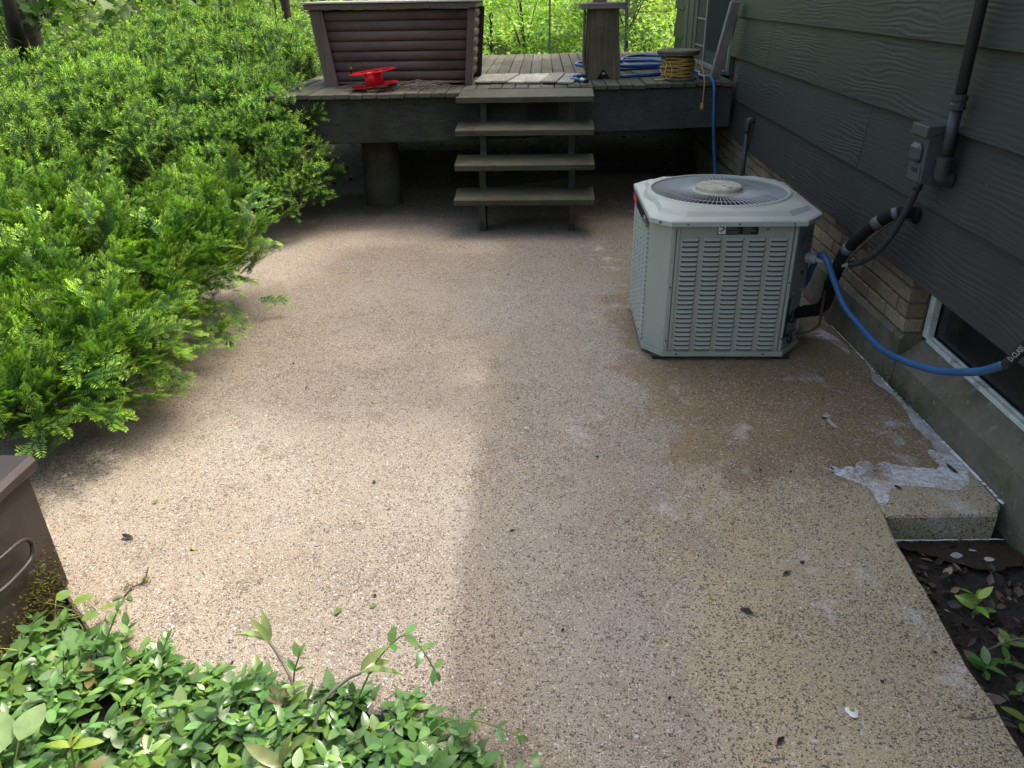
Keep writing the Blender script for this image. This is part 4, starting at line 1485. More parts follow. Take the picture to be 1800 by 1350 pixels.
def yew_template(seed, big=1.0, nl=24, wid=.0036):
    r = random.Random(seed)
    V, T, C = [], [], []
    def sprig(o, ax, up, L, nl, t0, t1):
        ax = ax.normalized()
        sd = ax.cross(up).normalized()
        up = sd.cross(ax)
        n = max(6, int(L/.0068))
        pts = []
        for i in range(n+1):
            t = i/n
            pts.append(o+ax*L*t+up*(.10*L*t-.22*L*t*t))
        # stem
        w = .0012
        k = len(V)
        V.extend([pts[0]+sd*w, pts[0]-sd*w, pts[-1]])
        T.append((k, k+1, k+2))
        C.extend([(.55, .40, .25)]*3)
        for i in range(1, n+1):
            t = i/n
            for s_ in (-1, 1):
                if r.random() < .06:
                    continue
                ln = (.0215 if t < .8 else .0215*(1-(t-.8)*2.2))*r.uniform(.85, 1.15)*big
                fwd = .40+.55*t**3+r.uniform(-.12, .12)
                d = (sd*s_*(1-.25*t**4)+ax*fwd+up*r.uniform(.05, .50)).normalized()
                wv = d.cross(up).normalized()
                q = kite(pts[i], d, wv, ln, wid*big, 0)
                q[2] = q[2]-up*ln*.10
                k = len(V)
                V.extend(q)
                T.extend([(k, k+1, k+2), (k, k+2, k+3)])
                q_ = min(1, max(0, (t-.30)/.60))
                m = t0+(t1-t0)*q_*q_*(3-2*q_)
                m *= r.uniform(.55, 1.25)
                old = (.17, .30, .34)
                new = (2.15, 1.68, .85)  # old and fresh growth, contrast deepened to mimic sun and inner shade
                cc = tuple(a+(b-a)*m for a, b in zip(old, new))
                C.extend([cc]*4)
    Z = Vector((0, 0, 1))
    L = r.uniform(.17, .23)
    # main axis in two arcs
    sprig(Vector((0, 0, 0)), Vector((0, 1, .15)), Z, L, nl, .05, 1.0)
    for k in range(5):
        t = .12+.15*k+r.uniform(-.03, .03)
        s_ = -1 if k % 2 else 1
        sprig(Vector((0, L*t, .10*L*t)), Vector((s_*r.uniform(.5, .9), 1, r.uniform(-.05, .5))), Z, r.uniform(.055, .10)*(1-.3*t), nl, .08, r.uniform(.75, 1.1))
    V = np.array([tuple(v) for v in V])
    return V, np.array(T), np.array(C)
YEW = [yew_template(s, 1.15, 24, .0056) for s in range(6)]

def tuft_template(seed, nshoot=6, nl=22, ln=.031, wid=.0056):
    """a tuft of short bottle-brush shoots, old needles dark, fresh tips pale"""
    r = random.Random(seed)
    V, T, C = [], [], []
    for s_ in range(nshoot):
        ax = Vector((r.gauss(0, .55), 1, r.gauss(.15, .5))).normalized()
        o = Vector((r.uniform(-.025, .025), r.uniform(-.02, .03), r.uniform(-.02, .02)))
        L = r.uniform(.055, .10)
        sd = ax.cross(Vector((0, 0, 1))).normalized()
        up = sd.cross(ax)
        ph = r.random()*6
        top = r.uniform(.6, 1.1)
        for i in range(nl):
            t = (i+.6)/nl
            a = ph+i*2.4
            rd = sd*math.cos(a)+up*math.sin(a)*.7
            fw = .35+.9*t**2
            d = (rd+ax*fw).normalized()
            wv = d.cross(ax).normalized()
            q = kite(o+ax*L*t, d, wv, ln*r.uniform(.8, 1.15)*(1-.25*t), wid)
            k = len(V)
            V.extend(q)
            T.extend([(k, k+1, k+2), (k, k+2, k+3)])
            q_ = min(1, max(0, (t-.25)/.65))
            m = q_*q_*(3-2*q_)*top*r.uniform(.6, 1.25)
            cc = tuple(x+(y-x)*m for x, y in zip((.13, .24, .28), (2.15, 1.68, .85)))  # aged needles darkened further for shrub shade, new tips brightened as sunlit
            C.extend([cc]*4)
    return np.array([tuple(v) for v in V]), np.array(T), np.array(C)
TUFT = [tuft_template(40+s) for s in range(6)]

def yew(name, label, lobes, nclump, per, templates, spread, colour, base, fronds=(), layer2=.4, scale=(.75, 1.15)):
    """lobes: (centre, radii); clumps of shoots are spread over the union of lobes"""
    root = thing(name, label, 'shrub', base, 'yew shrubs along the patio')
    cs = np.array([l[0] for l in lobes], float)
    rsd = np.array([l[1] for l in lobes], float)
    area = np.array([r[0]*r[1]+r[0]*r[2]+r[1]*r[2] for r in rsd])
    P, D = [], []
    tries = 0
    while len(P) < nclump and tries < nclump*40:
        tries += 1
        i = rs.choice(len(lobes), p=area/area.sum())
        v = rs.normal(size=3)
        v /= np.linalg.norm(v)
        if v[2] < -.35:
            continue
        p = cs[i]+rsd[i]*v
        if p[2] < .12:
            continue
        inside = False
        for j in range(len(lobes)):
            if j != i and (((p-cs[j])/rsd[j])**2).sum() < .75:
                inside = True
                break
        if inside:
            continue
        if mnoise.noise(Vector(p*2.4+11)) < -.30:
            continue
        nrm = v/rsd[i]
        nrm /= np.linalg.norm(nrm)
        bumpy = mnoise.noise(Vector(p*2.8))*.24+mnoise.noise(Vector(p*9.0+5))*.07
        P.append(p+nrm*(bumpy+rs.uniform(-.04, .03)))
        D.append(nrm)
    P, D = np.array(P), np.array(D)
    allP, allD, allS, allC = [], [], [], []
    for p, d in zip(P, D):
        lead = d*.75+np.array([0, 0, .30])+rs.normal(size=3)*.22
        lead /= np.linalg.norm(lead)
        tone = rs.uniform(.6, 1.25)
        hue = rs.uniform(-.06, .10)
        n = max(1, rs.poisson(per))
        for k in range(n):
            dd = lead+rs.normal(size=3)*.50
            dd[2] += .05
            dd /= np.linalg.norm(dd)
            off = rs.normal(size=3)*spread
            allP.append(p+off-lead*.06)
            allD.append(dd)
            allS.append(rs.uniform(*scale))
            allC.append([colour[0]*tone*(1+hue), colour[1]*tone, colour[2]*tone])
        # older shoots deeper in the clump, also darkened for the shade there
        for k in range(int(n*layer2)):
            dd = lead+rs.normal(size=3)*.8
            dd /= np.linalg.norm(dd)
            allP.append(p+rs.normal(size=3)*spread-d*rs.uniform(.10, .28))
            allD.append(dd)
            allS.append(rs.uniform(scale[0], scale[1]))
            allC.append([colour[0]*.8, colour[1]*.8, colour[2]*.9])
    for (p, d, s_) in fronds:
        allP.append(np.array(p))
        allD.append(np.array(d, float))
        allS.append(s_)
        allC.append([colour[0]*1.15, colour[1]*1.1, colour[2]])
    allP, allD, allS, allC = map(np.array, (allP, allD, allS, allC))
    dn = allD/np.linalg.norm(allD, axis=1, keepdims=True)
    keep = (allP[:, 2] > .06) & (allP[:, 2]+dn[:, 2]*.2*allS > .07)
    allP, allD, allS, allC = allP[keep], allD[keep], allS[keep], allC[keep]
    FR = frames(allD, np.array([0, 0, 1.0])+rs.normal(size=(len(allD), 3))*.35)
    idx = rs.randint(0, len(templates), len(allP))
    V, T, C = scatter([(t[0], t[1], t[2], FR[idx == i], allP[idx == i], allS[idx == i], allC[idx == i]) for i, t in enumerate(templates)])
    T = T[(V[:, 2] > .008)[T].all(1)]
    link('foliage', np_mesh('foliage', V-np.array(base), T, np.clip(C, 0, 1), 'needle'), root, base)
    # woody limbs from the crown base to the clumps
    mb = MB()
    b0 = Vector(base)
    for k in rs.choice(len(P), min(len(P), 46), replace=False):
        e = Vector(P[k])
        st_ = b0+Vector((rs.uniform(-.25, .25), rs.uniform(-.25, .25), -.02))
        mid = st_.lerp(e, .5)+Vector((rs.uniform(-.05, .05), rs.uniform(-.05, .05), -.10))
        mid.z = max(mid.z, .05)
        mb.tube(spline([st_, mid, e], 4), [.014-.0011*i for i in range(9)], 5, False)
    mb.build('limb', 'bark', root)
    return root

NEEDLE = (.150, .330, .070)
yew('yew_shrub', 'near bright green yew shrub spreading over the patio beside the bin',
    [((-2.18, 3.25, .27), (.54, .72, .36)), ((-2.60, 3.15, .32), (.7, .85, .45)), ((-1.97, 2.85, .25), (.36, .44, .22)), ((-1.86, 3.62, .30), (.28, .46, .24)), ((-2.10, 2.55, .24), (.38, .28, .18)), ((-2.02, 2.42, .25), (.34, .26, .17)), ((-2.45, 2.45, .26), (.40, .35, .24)), ((-2.1, 3.95, .36), (.34, .34, .28)), ((-1.74, 3.72, .37), (.20, .40, .17)), ((-1.80, 3.15, .28), (.22, .40, .16))],
    680, 2.9, YEW, .07, NEEDLE, (-2.45, 3.2, 0),
    [((-1.80, 2.75, .40), (.9, -.4, -.3), 1.3), ((-1.9, 2.7, .45), (.8, .5, .0), 1.3)])
yew('yew_shrub', 'rounded dark green yew shrub in front of the deck corner',
    [((-2.30, 5.95, .50), (.58, .72, .46)), ((-1.98, 5.75, .50), (.34, .42, .40)), ((-1.88, 5.60, .34), (.30, .40, .26)), ((-2.22, 6.25, .70), (.34, .45, .32)), ((-2.65, 5.75, .52), (.60, .66, .50)), ((-2.15, 5.35, .34), (.40, .34, .28))],
    760, 2.0, TUFT, .06, (.145, .325, .068), (-2.4, 6.0, 0),
    [((-1.86, 5.85, .70), (1, .0, .35), 1.5), ((-1.78, 5.84, .735), (1, .0, .3), 1.4), ((-1.70, 5.82, .765), (1, .0, .12), 1.3), ((-1.63, 5.8, .78), (1, 0, .0), 1.1), ((-1.72, 5.95, .30), (1, 0, .2), 1.5), ((-1.64, 5.95, .31), (1, 0, .2), 1.2)])
yew('yew_shrub', 'broad yew shrub at the back left behind the box',
    [((-3.45, 8.0, .72), (1.0, .9, .56)), ((-2.75, 7.7, .70), (.65, .7, .52)), ((-4.1, 8.3, .62), (.7, .7, .55)), ((-3.2, 8.6, .85), (.9, .6, .52)), ((-2.42, 7.25, .76), (.40, .55, .50))],
    900, 2.0, TUFT, .07, (.160, .345, .074), (-3.3, 8.0, 0), scale=(1.0, 1.4))
yew('yew_shrub', 'sunlit yew shrub between the near and back shrubs at left',
    [((-3.95, 6.5, .58), (.85, .75, .50)), ((-3.35, 6.1, .50), (.60, .65, .48)), ((-3.55, 5.2, .40), (.55, .50, .46))],
    760, 2.0, TUFT, .065, (.165, .360, .074), (-3.5, 6.0, 0), scale=(.9, 1.3))

# ------------------------------------------------------------------ broad leaves
def leaf_template(w=.40, fold=.16, droop=.18, npt=5):
    ts = np.linspace(0, 1, npt)
    V, C = [], []
    for t in ts:
        V.append((0, t, -droop*t*t))
        C.append((1.04, 1.03, 1.06))
    for s_ in (-1, 1):
        for t in ts[1:-1]:
            ww = w*.5*math.sin(math.pi*t**.85)**.8
            V.append((s_*ww, t, -droop*t*t+fold*ww*1.2))
            C.append((1, 1, 1))
    T = []
    n = npt
    for si in range(2):
        o = n+si*(n-2)
        Q = [(0, o, 1)]
        for i in range(n-3):
            Q += [(1+i, o+i, o+i+1), (1+i, o+i+1, 2+i)]
        Q.append((n-2, o+n-3, n-1))
        T += [q[::-1] for q in Q] if si == 0 else Q      # both halves wound the same way
    return np.array(V), np.array(T), np.array(C)
LV = [leaf_template(.46, .10, .12, 7), leaf_template(.42, .16, .26, 7), leaf_template(.50, .04, .02, 7), leaf_template(.38, .08, .34, 7)]
LS = [leaf_template(.55, .2, .2, 4), leaf_template(.5, .1, .05, 4)]

def leaves_to_mesh(name, P, D, S, C, templates, mat, org, roll=.35, upbias=.35):
    P, D, S, C = map(np.array, (P, D, S, C))
    FR = frames(D, np.array([0, 0, 1.0])+rs.normal(size=(len(D), 3))*upbias, rs.normal(size=len(D))*roll)
    idx = rs.randint(0, len(templates), len(P))
    V, T, Cc = scatter([(t[0], t[1], t[2], FR[idx == i], P[idx == i], S[idx == i], C[idx == i]) for i, t in enumerate(templates)])
    me = np_mesh(name, V-np.array(org), T, np.clip(Cc, 0, 1), mat)
    me.polygons.foreach_set('use_smooth', [True]*len(me.polygons))
    return me

# periwinkle bed
bed_edge = [(-1.75, 1.62), (-1.5, 1.60), (-1.3, 1.56), (-1.1, 1.50), (-.9, 1.44), (-.7, 1.38), (-.5, 1.36), (-.3, 1.34), (-.18, 1.24), (-.10, 1.10), (-.06, .95)]
def bed_y(x):
    for (a, ya), (b, yb) in zip(bed_edge, bed_edge[1:]):
        if a <= x <= b:
            return ya+(yb-ya)*(x-a)/(b-a)
    return 0
P, D, S, C = [], [], [], []
stems = MB()
nst = 0
while nst < 820:
    x = rs.uniform(-1.75, -.07)
    ye = bed_y(x)
    y = ye-.01-abs(rs.normal())*.28 if rs.rand() < .6 else rs.uniform(.72, ye)
    if y < .70:
        continue
    nst += 1
    edge = max(0, 1-(ye-y)/.12)
    h = rs.uniform(.03, .14)*(1-.45*edge)*(.65+.7*abs(mnoise.noise(Vector((x*7, y*7, 3)))))
    lean = np.array([rs.normal()*.5, rs.normal()*.5+.55*edge*(rs.rand() < .7), 1.1])
    if x > -.25:
        lean[0] += .5*rs.rand()
    lean /= np.linalg.norm(lean)
    base = np.array([x, y, -.03])
    tip = base+lean*h*1.25
    tone = rs.uniform(.65, 1.3)
    young = rs.rand() < .25
    c0 = np.array([.088, .190, .048])*tone if not young else np.array([.155, .275, .052])*tone
    npair = rs.randint(2, 6)
    lsz = rs.uniform(.72, 1.2)
    if rs.rand() < .02:
        c0 = np.array([.13, .11, .04])
    az = rs.uniform(0, math.pi)
    for k in range(npair):
        t = .35+.65*(k+.5)/npair
        p = base+(tip-base)*t+np.array([0, 0, .01*t])
        az += math.pi/2+rs.normal()*.25
        for s_ in (0, math.pi):
            e = .15+.5*(k/npair)+rs.normal()*.3
            D.append([math.cos(az+s_), math.sin(az+s_), e])
            P.append(p)
            S.append(lsz*rs.uniform(.042, .064)*(1 if k < npair-1 else .72))
            C.append(c0*rs.uniform(.85, 1.15)*(1.25 if k == npair-1 else 1))
    if nst % 2 == 0:
        stems.tube([base, base*.5+tip*.5+rs.normal(size=3)*.006, tip], [.0022, .0018, .0012], 4, False)
me = leaves_to_mesh('ground_cover', P, D, S, C, LV, 'vinca', (0, 0, 0), .28, .22)
tag(link('ground_cover', me), 'glossy green periwinkle ground cover at the lower left', kind='stuff')
MAT['stem'] = simple('green_stem', (.16, .20, .06), .6, .3)
tag(stems.build('ground_cover_stems', 'stem'), 'thin stems of the periwinkle ground cover', kind='stuff')

# trailing periwinkle runners and bigger plants as things of their own
def plant(name, label, base, stem, leaves, mat='vinca', stem_mat='stem', group=None, r=.0022, cat='plant', tmpl=None):
    """stem: list of point lists; leaves: (pos, dir, size, colour)"""
    root = thing(name, label, cat, base, group)
    for s_ in stem:
        MB().tube(spline(s_, 5), r, 5, False).build('stem', stem_mat, root)
    for p, d, sz, c in leaves:
        me = leaves_to_mesh('leaf', [p], [d], [sz], [c], tmpl or LV, mat, base, .25, .12)
        link('leaf', me, root, base)
    return root
def runner(label, pts, n, sz=.045, col=(.085, .19, .04), group='periwinkle runners over the patio edge'):
    sp_ = spline(pts, 6)
    L = []
    for k in range(n):
        i = int((k+1)/n*(len(sp_)-2))
        t = (sp_[i+1]-sp_[i-1]).normalized() if i else Vector((1, 0, 0))
        sd = t.cross(Vector((0, 0, 1))).normalized()
        for s_ in (-1, 1):
            d = sd*s_*random.uniform(.7, 1)+t*random.uniform(.3, .7)+Vector((0, 0, random.uniform(.1, .6)))
            L.append((tuple(sp_[i]), tuple(d), sz*random.uniform(.75, 1.1), tuple(c*random.uniform(.85, 1.25) for c in col)))
    L.append((tuple(sp_[-1]), tuple(sp_[-1]-sp_[-3]), sz*.7, tuple(c*1.3 for c in col)))
    return plant('periwinkle_runner', label, tuple(pts[0]), [pts], L, group=group)
runner('arching periwinkle runner rising highest at the patio edge', [(-.46, 1.30, .0), (-.40, 1.33, .13), (-.345, 1.345, .20), (-.31, 1.35, .215), (-.275, 1.34, .17), (-.25, 1.33, .12)], 5)
runner('periwinkle runner reaching right onto the bare concrete', [(-.30, 1.20, .0), (-.22, 1.22, .08), (-.15, 1.225, .085), (-.09, 1.22, .065), (-.05, 1.215, .05)], 4, .035)
runner('low periwinkle runner at the bottom tip of the bed', [(-.16, 1.08, .0), (-.10, 1.11, .05), (-.05, 1.125, .055), (-.01, 1.135, .05)], 4, .042)
runner('leggy periwinkle shoot standing up beside the bin', [(-1.13, 1.42, .0), (-1.12, 1.45, .07), (-1.10, 1.47, .12), (-1.08, 1.48, .16)], 4, .04, (.13, .24, .06))
runner('small periwinkle shoot apart on the sunny concrete edge', [(-.98, 1.40, .0), (-.97, 1.43, .05), (-.955, 1.45, .09)], 3, .04)
runner('short periwinkle shoot between the two striped lily sprouts', [(-.60, 1.31, .0), (-.60, 1.35, .08), (-.585, 1.37, .13)], 3, .042, (.11, .22, .05))
# broad striped sprouts, bent over
LIL = [leaf_template(.30, .35, .35, 7), leaf_template(.26, .45, .15, 7)]
PALE = (.22, .30, .085)
plant('lily_sprout', 'pale striped lily sprout bent to the left at bed edge', (-.60, 1.30, 0), [[(-.585, 1.29, 0), (-.60, 1.33, .08), (-.64, 1.37, .13), (-.665, 1.39, .15)]],
      [((-.665, 1.39, .15), (-.9, .25, .1), .10, PALE), ((-.66, 1.39, .15), (-.2, .3, 1), .08, (.26, .33, .12)), ((-.66, 1.39, .15), (-.7, .1, .3), .075, PALE), ((-.66, 1.385, .145), (-.45, .1, 1.2), .085, (.20, .28, .09))], r=.004, stem_mat='twig', tmpl=LIL)
plant('lily_sprout', 'pale striped lily sprout lying to the right over periwinkle', (-.50, 1.24, 0), [[(-.53, 1.22, .03), (-.50, 1.26, .10), (-.45, 1.29, .135), (-.42, 1.30, .145)]],
      [((-.42, 1.30, .145), (1, .25, .1), .10, PALE), ((-.425, 1.30, .145), (.8, .6, .1), .085, (.20, .28, .07)), ((-.42, 1.30, .15), (.6, .1, 1), .09, (.24, .32, .10))], r=.004, stem_mat='twig', tmpl=LIL)
plant('lily_sprout', 'upright olive lily sprout with three narrow leaves in the periwinkle', (-.545, 1.08, 0), [[(-.545, 1.08, 0), (-.545, 1.085, .10)]],
      [((-.545, 1.085, .10), (-.8, .2, .5), .10, (.21, .24, .08)), ((-.545, 1.085, .10), (.35, .1, 1), .11, (.21, .25, .08)), ((-.545, 1.085, .10), (-.7, -.3, .2), .10, (.23, .24, .09)), ((-.545, 1.085, .10), (.1, .1, 1), .08, (.2, .25, .08))], r=.004, tmpl=LIL)
BIGL = [leaf_template(.72, .12, .15, 7)]
plant('broadleaf_weed', 'large pale green broad leaves at the bottom left corner', (-1.16, 1.08, 0), [[(-1.16, 1.07, 0), (-1.17, 1.10, .10)], [(-1.16, 1.07, 0), (-1.13, 1.12, .12)]],
      [((-1.17, 1.10, .10), (-.3, .7, .4), .10, (.19, .29, .11)), ((-1.17, 1.10, .09), (-.8, -.1, .3), .11, (.17, .27, .09)), ((-1.13, 1.12, .12), (.1, .9, .3), .09, (.20, .29, .12)), ((-1.14, 1.07, .07), (.5, -.7, .1), .10, (.20, .25, .06))], tmpl=BIGL)
plant('yellow_green_seedling', 'yellow green seedling with two long leaves near the bottom left', (-1.02, 1.10, 0), [[(-1.02, 1.10, 0), (-1.015, 1.115, .11)]],
      [((-1.015, 1.115, .11), (-.9, .2, .25), .060, (.24, .33, .05)), ((-1.015, 1.115, .11), (1, .25, .25), .066, (.22, .32, .05)), ((-1.015, 1.115, .11), (-.2, .5, .8), .035, (.33, .40, .06)), ((-1.015, 1.115, .11), (.4, .4, .8), .035, (.33, .40, .06))])
plant('violet_plant', 'green violet clump growing against the foot of the bin', (-1.38, 1.62, 0), [[(-1.36, 1.60, 0), (-1.30, 1.61, .06)], [(-1.36, 1.60, 0), (-1.36, 1.63, .05)], [(-1.36, 1.60, 0), (-1.25, 1.57, .05)]],
      [((-1.30, 1.61, .06), (.8, .3, .2), .06, (.16, .26, .05)), ((-1.36, 1.63, .05), (.5, .6, .2), .045, (.14, .24, .05)), ((-1.25, 1.57, .05), (.8, -.2, .3), .055, (.18, .27, .08)), ((-1.32, 1.56, .05), (.4, -.7, .3), .065, (.20, .29, .10)), ((-1.22, 1.60, .05), (.9, .3, .1), .05, (.2, .27, .06))], tmpl=BIGL)
# grass blades by the bin
P, D, S, C = [], [], [], []
GR = [leaf_template(.045, .3, .45, 6), leaf_template(.05, .3, .8, 6)]
for k in range(80):
    x = rs.uniform(-1.45, -1.2)
    P.append([x, rs.uniform(1.45, 1.70), -.02])
    D.append([rs.normal()*.9, rs.normal()*.9, .7])
    S.append(rs.uniform(.04, .13))
    C.append(np.array([.22, .26, .08])*rs.uniform(.7, 1.2))
tag(link('grass', leaves_to_mesh('grass', P, D, S, C, GR, 'vinca', (0, 0, 0))), 'sparse yellowish grass blades round the foot of the bin', kind='stuff')

# seedlings on the bare soil at right
GL = (.115, .235, .04)
sd = [((1.262, 1.785), 5, .055, 'bright seedling with two upright leaves on the dark soil', (.22, .36, .055)),
      ((1.300, 1.66), 5, .04, 'long trailing shoot lying on soil at the right edge', (.16, .28, .06)),
      ((1.190, 1.570), 6, .042, 'dark green seedling touching the slab edge', (.08, .19, .04)),
      ((1.262, 1.600), 4, .038, 'small rounded seedling lowest of the group of three at right', (.09, .21, .04)),
      ((1.205, 1.40), 5, .042, 'light green sprig near the bottom right corner', (.15, .28, .05)),
      ((1.235, 1.485), 4, .040, 'dark green sprig above the bottom right corner', (.08, .19, .035))]
for i, ((x, y), n, sz, lb, c) in enumerate(sd):
    b = (x, y, -.112)
    sz *= 1.3
    tipz = .07 if i == 0 else .03
    tp = (x+.01, y+.01, -.11+tipz)
    L = []
    for k in range(n):
        a = 2.4*k+i
        L.append(((x+.006*k/n, y+.006*k/n, -.11+tipz*(.3+.7*k/n)), (math.cos(a), math.sin(a), .35+.3*k/n), sz*random.uniform(.8, 1.1), tuple(q*random.uniform(.85, 1.2) for q in c)))
    if i == 0:
        L += [((x, y, tp[2]), (-.8, .3, .8), .06, (.30, .42, .05)), ((x, y, tp[2]), (.8, .2, .8), .055, (.30, .42, .05))]
    st_ = [[b, tp]]
    if i == 1:
        st_.append([(x+.10, y-.02, -.08), (x+.02, y, -.07), (x-.08, y-.03, -.085)])
    plant('seedling', lb, b, st_, L)
# leaf litter and chips on the soil
P, D, S, C = [], [], [], []
for k in range(1500):
    if k < 900:
        x, y = rs.uniform(1.07, 1.62), rs.uniform(.9, 2.12)
    elif k < 1250:
        x, y = rs.uniform(-2.2, 1.4), rs.uniform(7.3, 8.8)
    else:
        x, y = rs.uniform(-3.2, -1.95), rs.uniform(2.0, 7)
    P.append([x, y, gz(x, y)+.006+.012*rs.rand()])
    a = rs.uniform(0, 6.28)
    D.append([math.cos(a), math.sin(a), rs.normal()*.25])
    S.append(rs.uniform(.008, .05)*(1 if k < 900 else 1.3))
    q = rs.rand()
    C.append(np.array([.045, .034, .026]) if q < .5 else (np.array([.11, .07, .048]) if q < .85 else np.array([.26, .19, .115])))
tag(link('leaf_litter', leaves_to_mesh('leaf_litter', P, D, S, C, [leaf_template(.6, .3, -.25, 4), leaf_template(.28, .2, .2, 4)], 'litter', (0, 0, 0), .8, .5)), 'wet dark leaf litter on the bare soil', kind='stuff')
# moss: on the bin, by the wall
P, D, S, C = [], [], [], []
for k in range(2600):
    if k < 1500:
        u = rs.rand()
        y = 1.66+rs.normal()*.045 if u < .5 else rs.uniform(1.40, 1.74)
        z = abs(rs.normal())*.055+(.05 if u < .4 else 0)
        P.append([-1.405+rs.rand()*.006, y, max(-.05, z)])
        D.append([.8, rs.normal()*.6, rs.normal()*.6+.3])
        C.append(np.array([.13, .12, .035])*rs.uniform(.5, 1.2))
    elif k < 2100:
        y = 3.0+rs.normal()*.12
        P.append([foot_x(y)-.002-abs(rs.normal())*.004, y, abs(rs.normal())*.03])
        D.append([-.8, rs.normal()*.6, .6])
        C.append(np.array([.085, .10, .03])*rs.uniform(.5, 1.3))
    else:
        x = rs.normal()*.10+.32
        P.append([x, deck_front(x)-.012+abs(rs.normal())*.012, DZ+.001])
        D.append([rs.normal(), rs.normal(), .8])
        C.append(np.array([.13, .15, .03])*rs.uniform(.6, 1.2))
    S.append(rs.uniform(.005, .013))
tag(link('moss', leaves_to_mesh('moss', P, D, S, C, [leaf_template(.35, .2, .3, 4)], 'moss', (0, 0, 0), 1, 1)), 'olive moss tufts on bin foot, wall base and deck edge', kind='stuff')

# ------------------------------------------------------------------ soapy water and puddles
def sheet(name, outline, z, mat, label, jit=.006, sub=5):
    pts = spline([(p[0], p[1], 0) for p in outline]+[(outline[0][0], outline[0][1], 0)], sub)[:-1]
    bm = bmesh.new()
    vs = []
    for p in pts:
        q = Vector((p.x, p.y, 0))
        q.x += jit*mnoise.noise(q*42)
        q.y += jit*mnoise.noise(q*42+Vector((9, 9, 9)))
        q.x = min(q.x, foot_x(q.y)-.003)
        vs.append(bm.verts.new((q.x, q.y, z)))
    f = bm.faces.new(vs)
    f.normal_update()
    if f.normal.z < 0:
        f.normal_flip()
    nv = len(vs)
    bmesh.ops.inset_region(bm, faces=[f], thickness=.04 if mat == 'foam' else .001, use_even_offset=False)
    bm.verts.index_update()
    bmesh.ops.triangulate(bm, faces=bm.faces[:])
    me = bpy.data.meshes.new(name)
    bm.to_mesh(me)
    bm.free()
    ca = me.color_attributes.new('Col', 'FLOAT_COLOR', 'POINT')
    for i in range(len(me.vertices)):
        k = 1.0 if i < nv else 0.0
        ca.data[i].color = (k, k, k, 1)
    me.materials.append(MAT[mat])
    return tag(link(name, me), label, kind='structure')
fx = foot_x
sheet('soapy_water', [(fx(3.32), 3.32), (1.475, 3.2), (1.452, 3.13), (1.455, 3.08), (1.480, 3.01), (1.487, 2.95), (1.482, 2.86), (1.468, 2.76), (1.462, 2.68), (1.474, 2.60), (1.468, 2.52), (1.49, 2.46), (fx(2.40), 2.40), (fx(2.8), 2.8), (fx(3.1), 3.1)],
      .0012, 'soapfilm', 'thin milky film of soapy water along the wall', .010)
sheet('foam', [(1.040, 2.372), (1.075, 2.405), (1.101, 2.425), (1.125, 2.418), (1.15, 2.452), (1.185, 2.458), (1.205, 2.436), (1.235, 2.455), (1.27, 2.44), (1.30, 2.425), (1.36, 2.418), (1.41, 2.412), (1.435, 2.44), (1.425, 2.48), (1.44, 2.54), (1.49, 2.50), (1.515, 2.43), (1.495, 2.34), (1.44, 2.285), (1.40, 2.275), (1.36, 2.29), (1.31, 2.295), (1.26, 2.30), (1.21, 2.285), (1.18, 2.25), (1.16, 2.20), (1.128, 2.185), (1.130, 2.24), (1.115, 2.30), (1.08, 2.335)],
      .0022, 'foam', 'white soap foam patch at the slab corner', .007)
line = []
for y in np.arange(2.20, 3.9, .06):
    line.append((y, .003+.022*abs(mnoise.noise(Vector((y*7, 1, 1))))+(.008 if y < 2.65 else .0)))
sheet('foam', [(fx(y)-.0025, y) for y, w in line]+[(fx(y)-.003-w, y) for y, w in line[::-1]], .0035, 'foamline', 'white line of foam along the foot of the wall', .003, 3)
sheet('foam', [(1.128, 2.80), (1.15, 2.815), (1.165, 2.80), (1.15, 2.785), (1.155, 2.74), (1.165, 2.70), (1.145, 2.71), (1.138, 2.76)], .0022, 'soapfilm', 'small curl of soap film in front of air conditioner', .006)
sheet('foam', [(1.025, 2.40), (1.05, 2.425), (1.07, 2.40), (1.05, 2.38)], .0022, 'soapfilm', 'small soap bubble patch beside the foam', .004)
sheet('foam', [(1.25, 3.62), (1.32, 3.70), (1.40, 3.72), (1.45, 3.60), (1.46, 3.45), (1.44, 3.42), (1.40, 3.55), (1.33, 3.60)], .0022, 'foam', 'foam streak behind the pipes near the wall', .015)
sheet('puddle', [(1.13, 2.10), (1.25, 2.118), (1.45, 2.125), (1.53, 2.10), (1.54, 2.03), (1.47, 1.985), (1.40, 1.98), (1.30, 2.02), (1.22, 2.07)], -.096, 'mud', 'muddy brown puddle at the end of the slab', .015)
for c_, r_ in (((1.335, 2.045), .020), ((1.43, 2.03), .016), ((1.40, 2.075), .012)):
    sheet('foam', [(c_[0]+r_*math.cos(a), c_[1]+r_*.7*math.sin(a)) for a in np.arange(0, 6.2, .7)], -.0935, 'soapfilm', 'round bubble of foam floating on the muddy puddle', .008, 3)
sheet('foam', [(1.118+.012, 2.118), (1.30, 2.1195), (1.50, 2.126), (1.50, 2.121), (1.30, 2.114), (1.17, 2.108), (1.128, 2.09)], -.087, 'foamline', 'thin foam line under the slab end', .004)

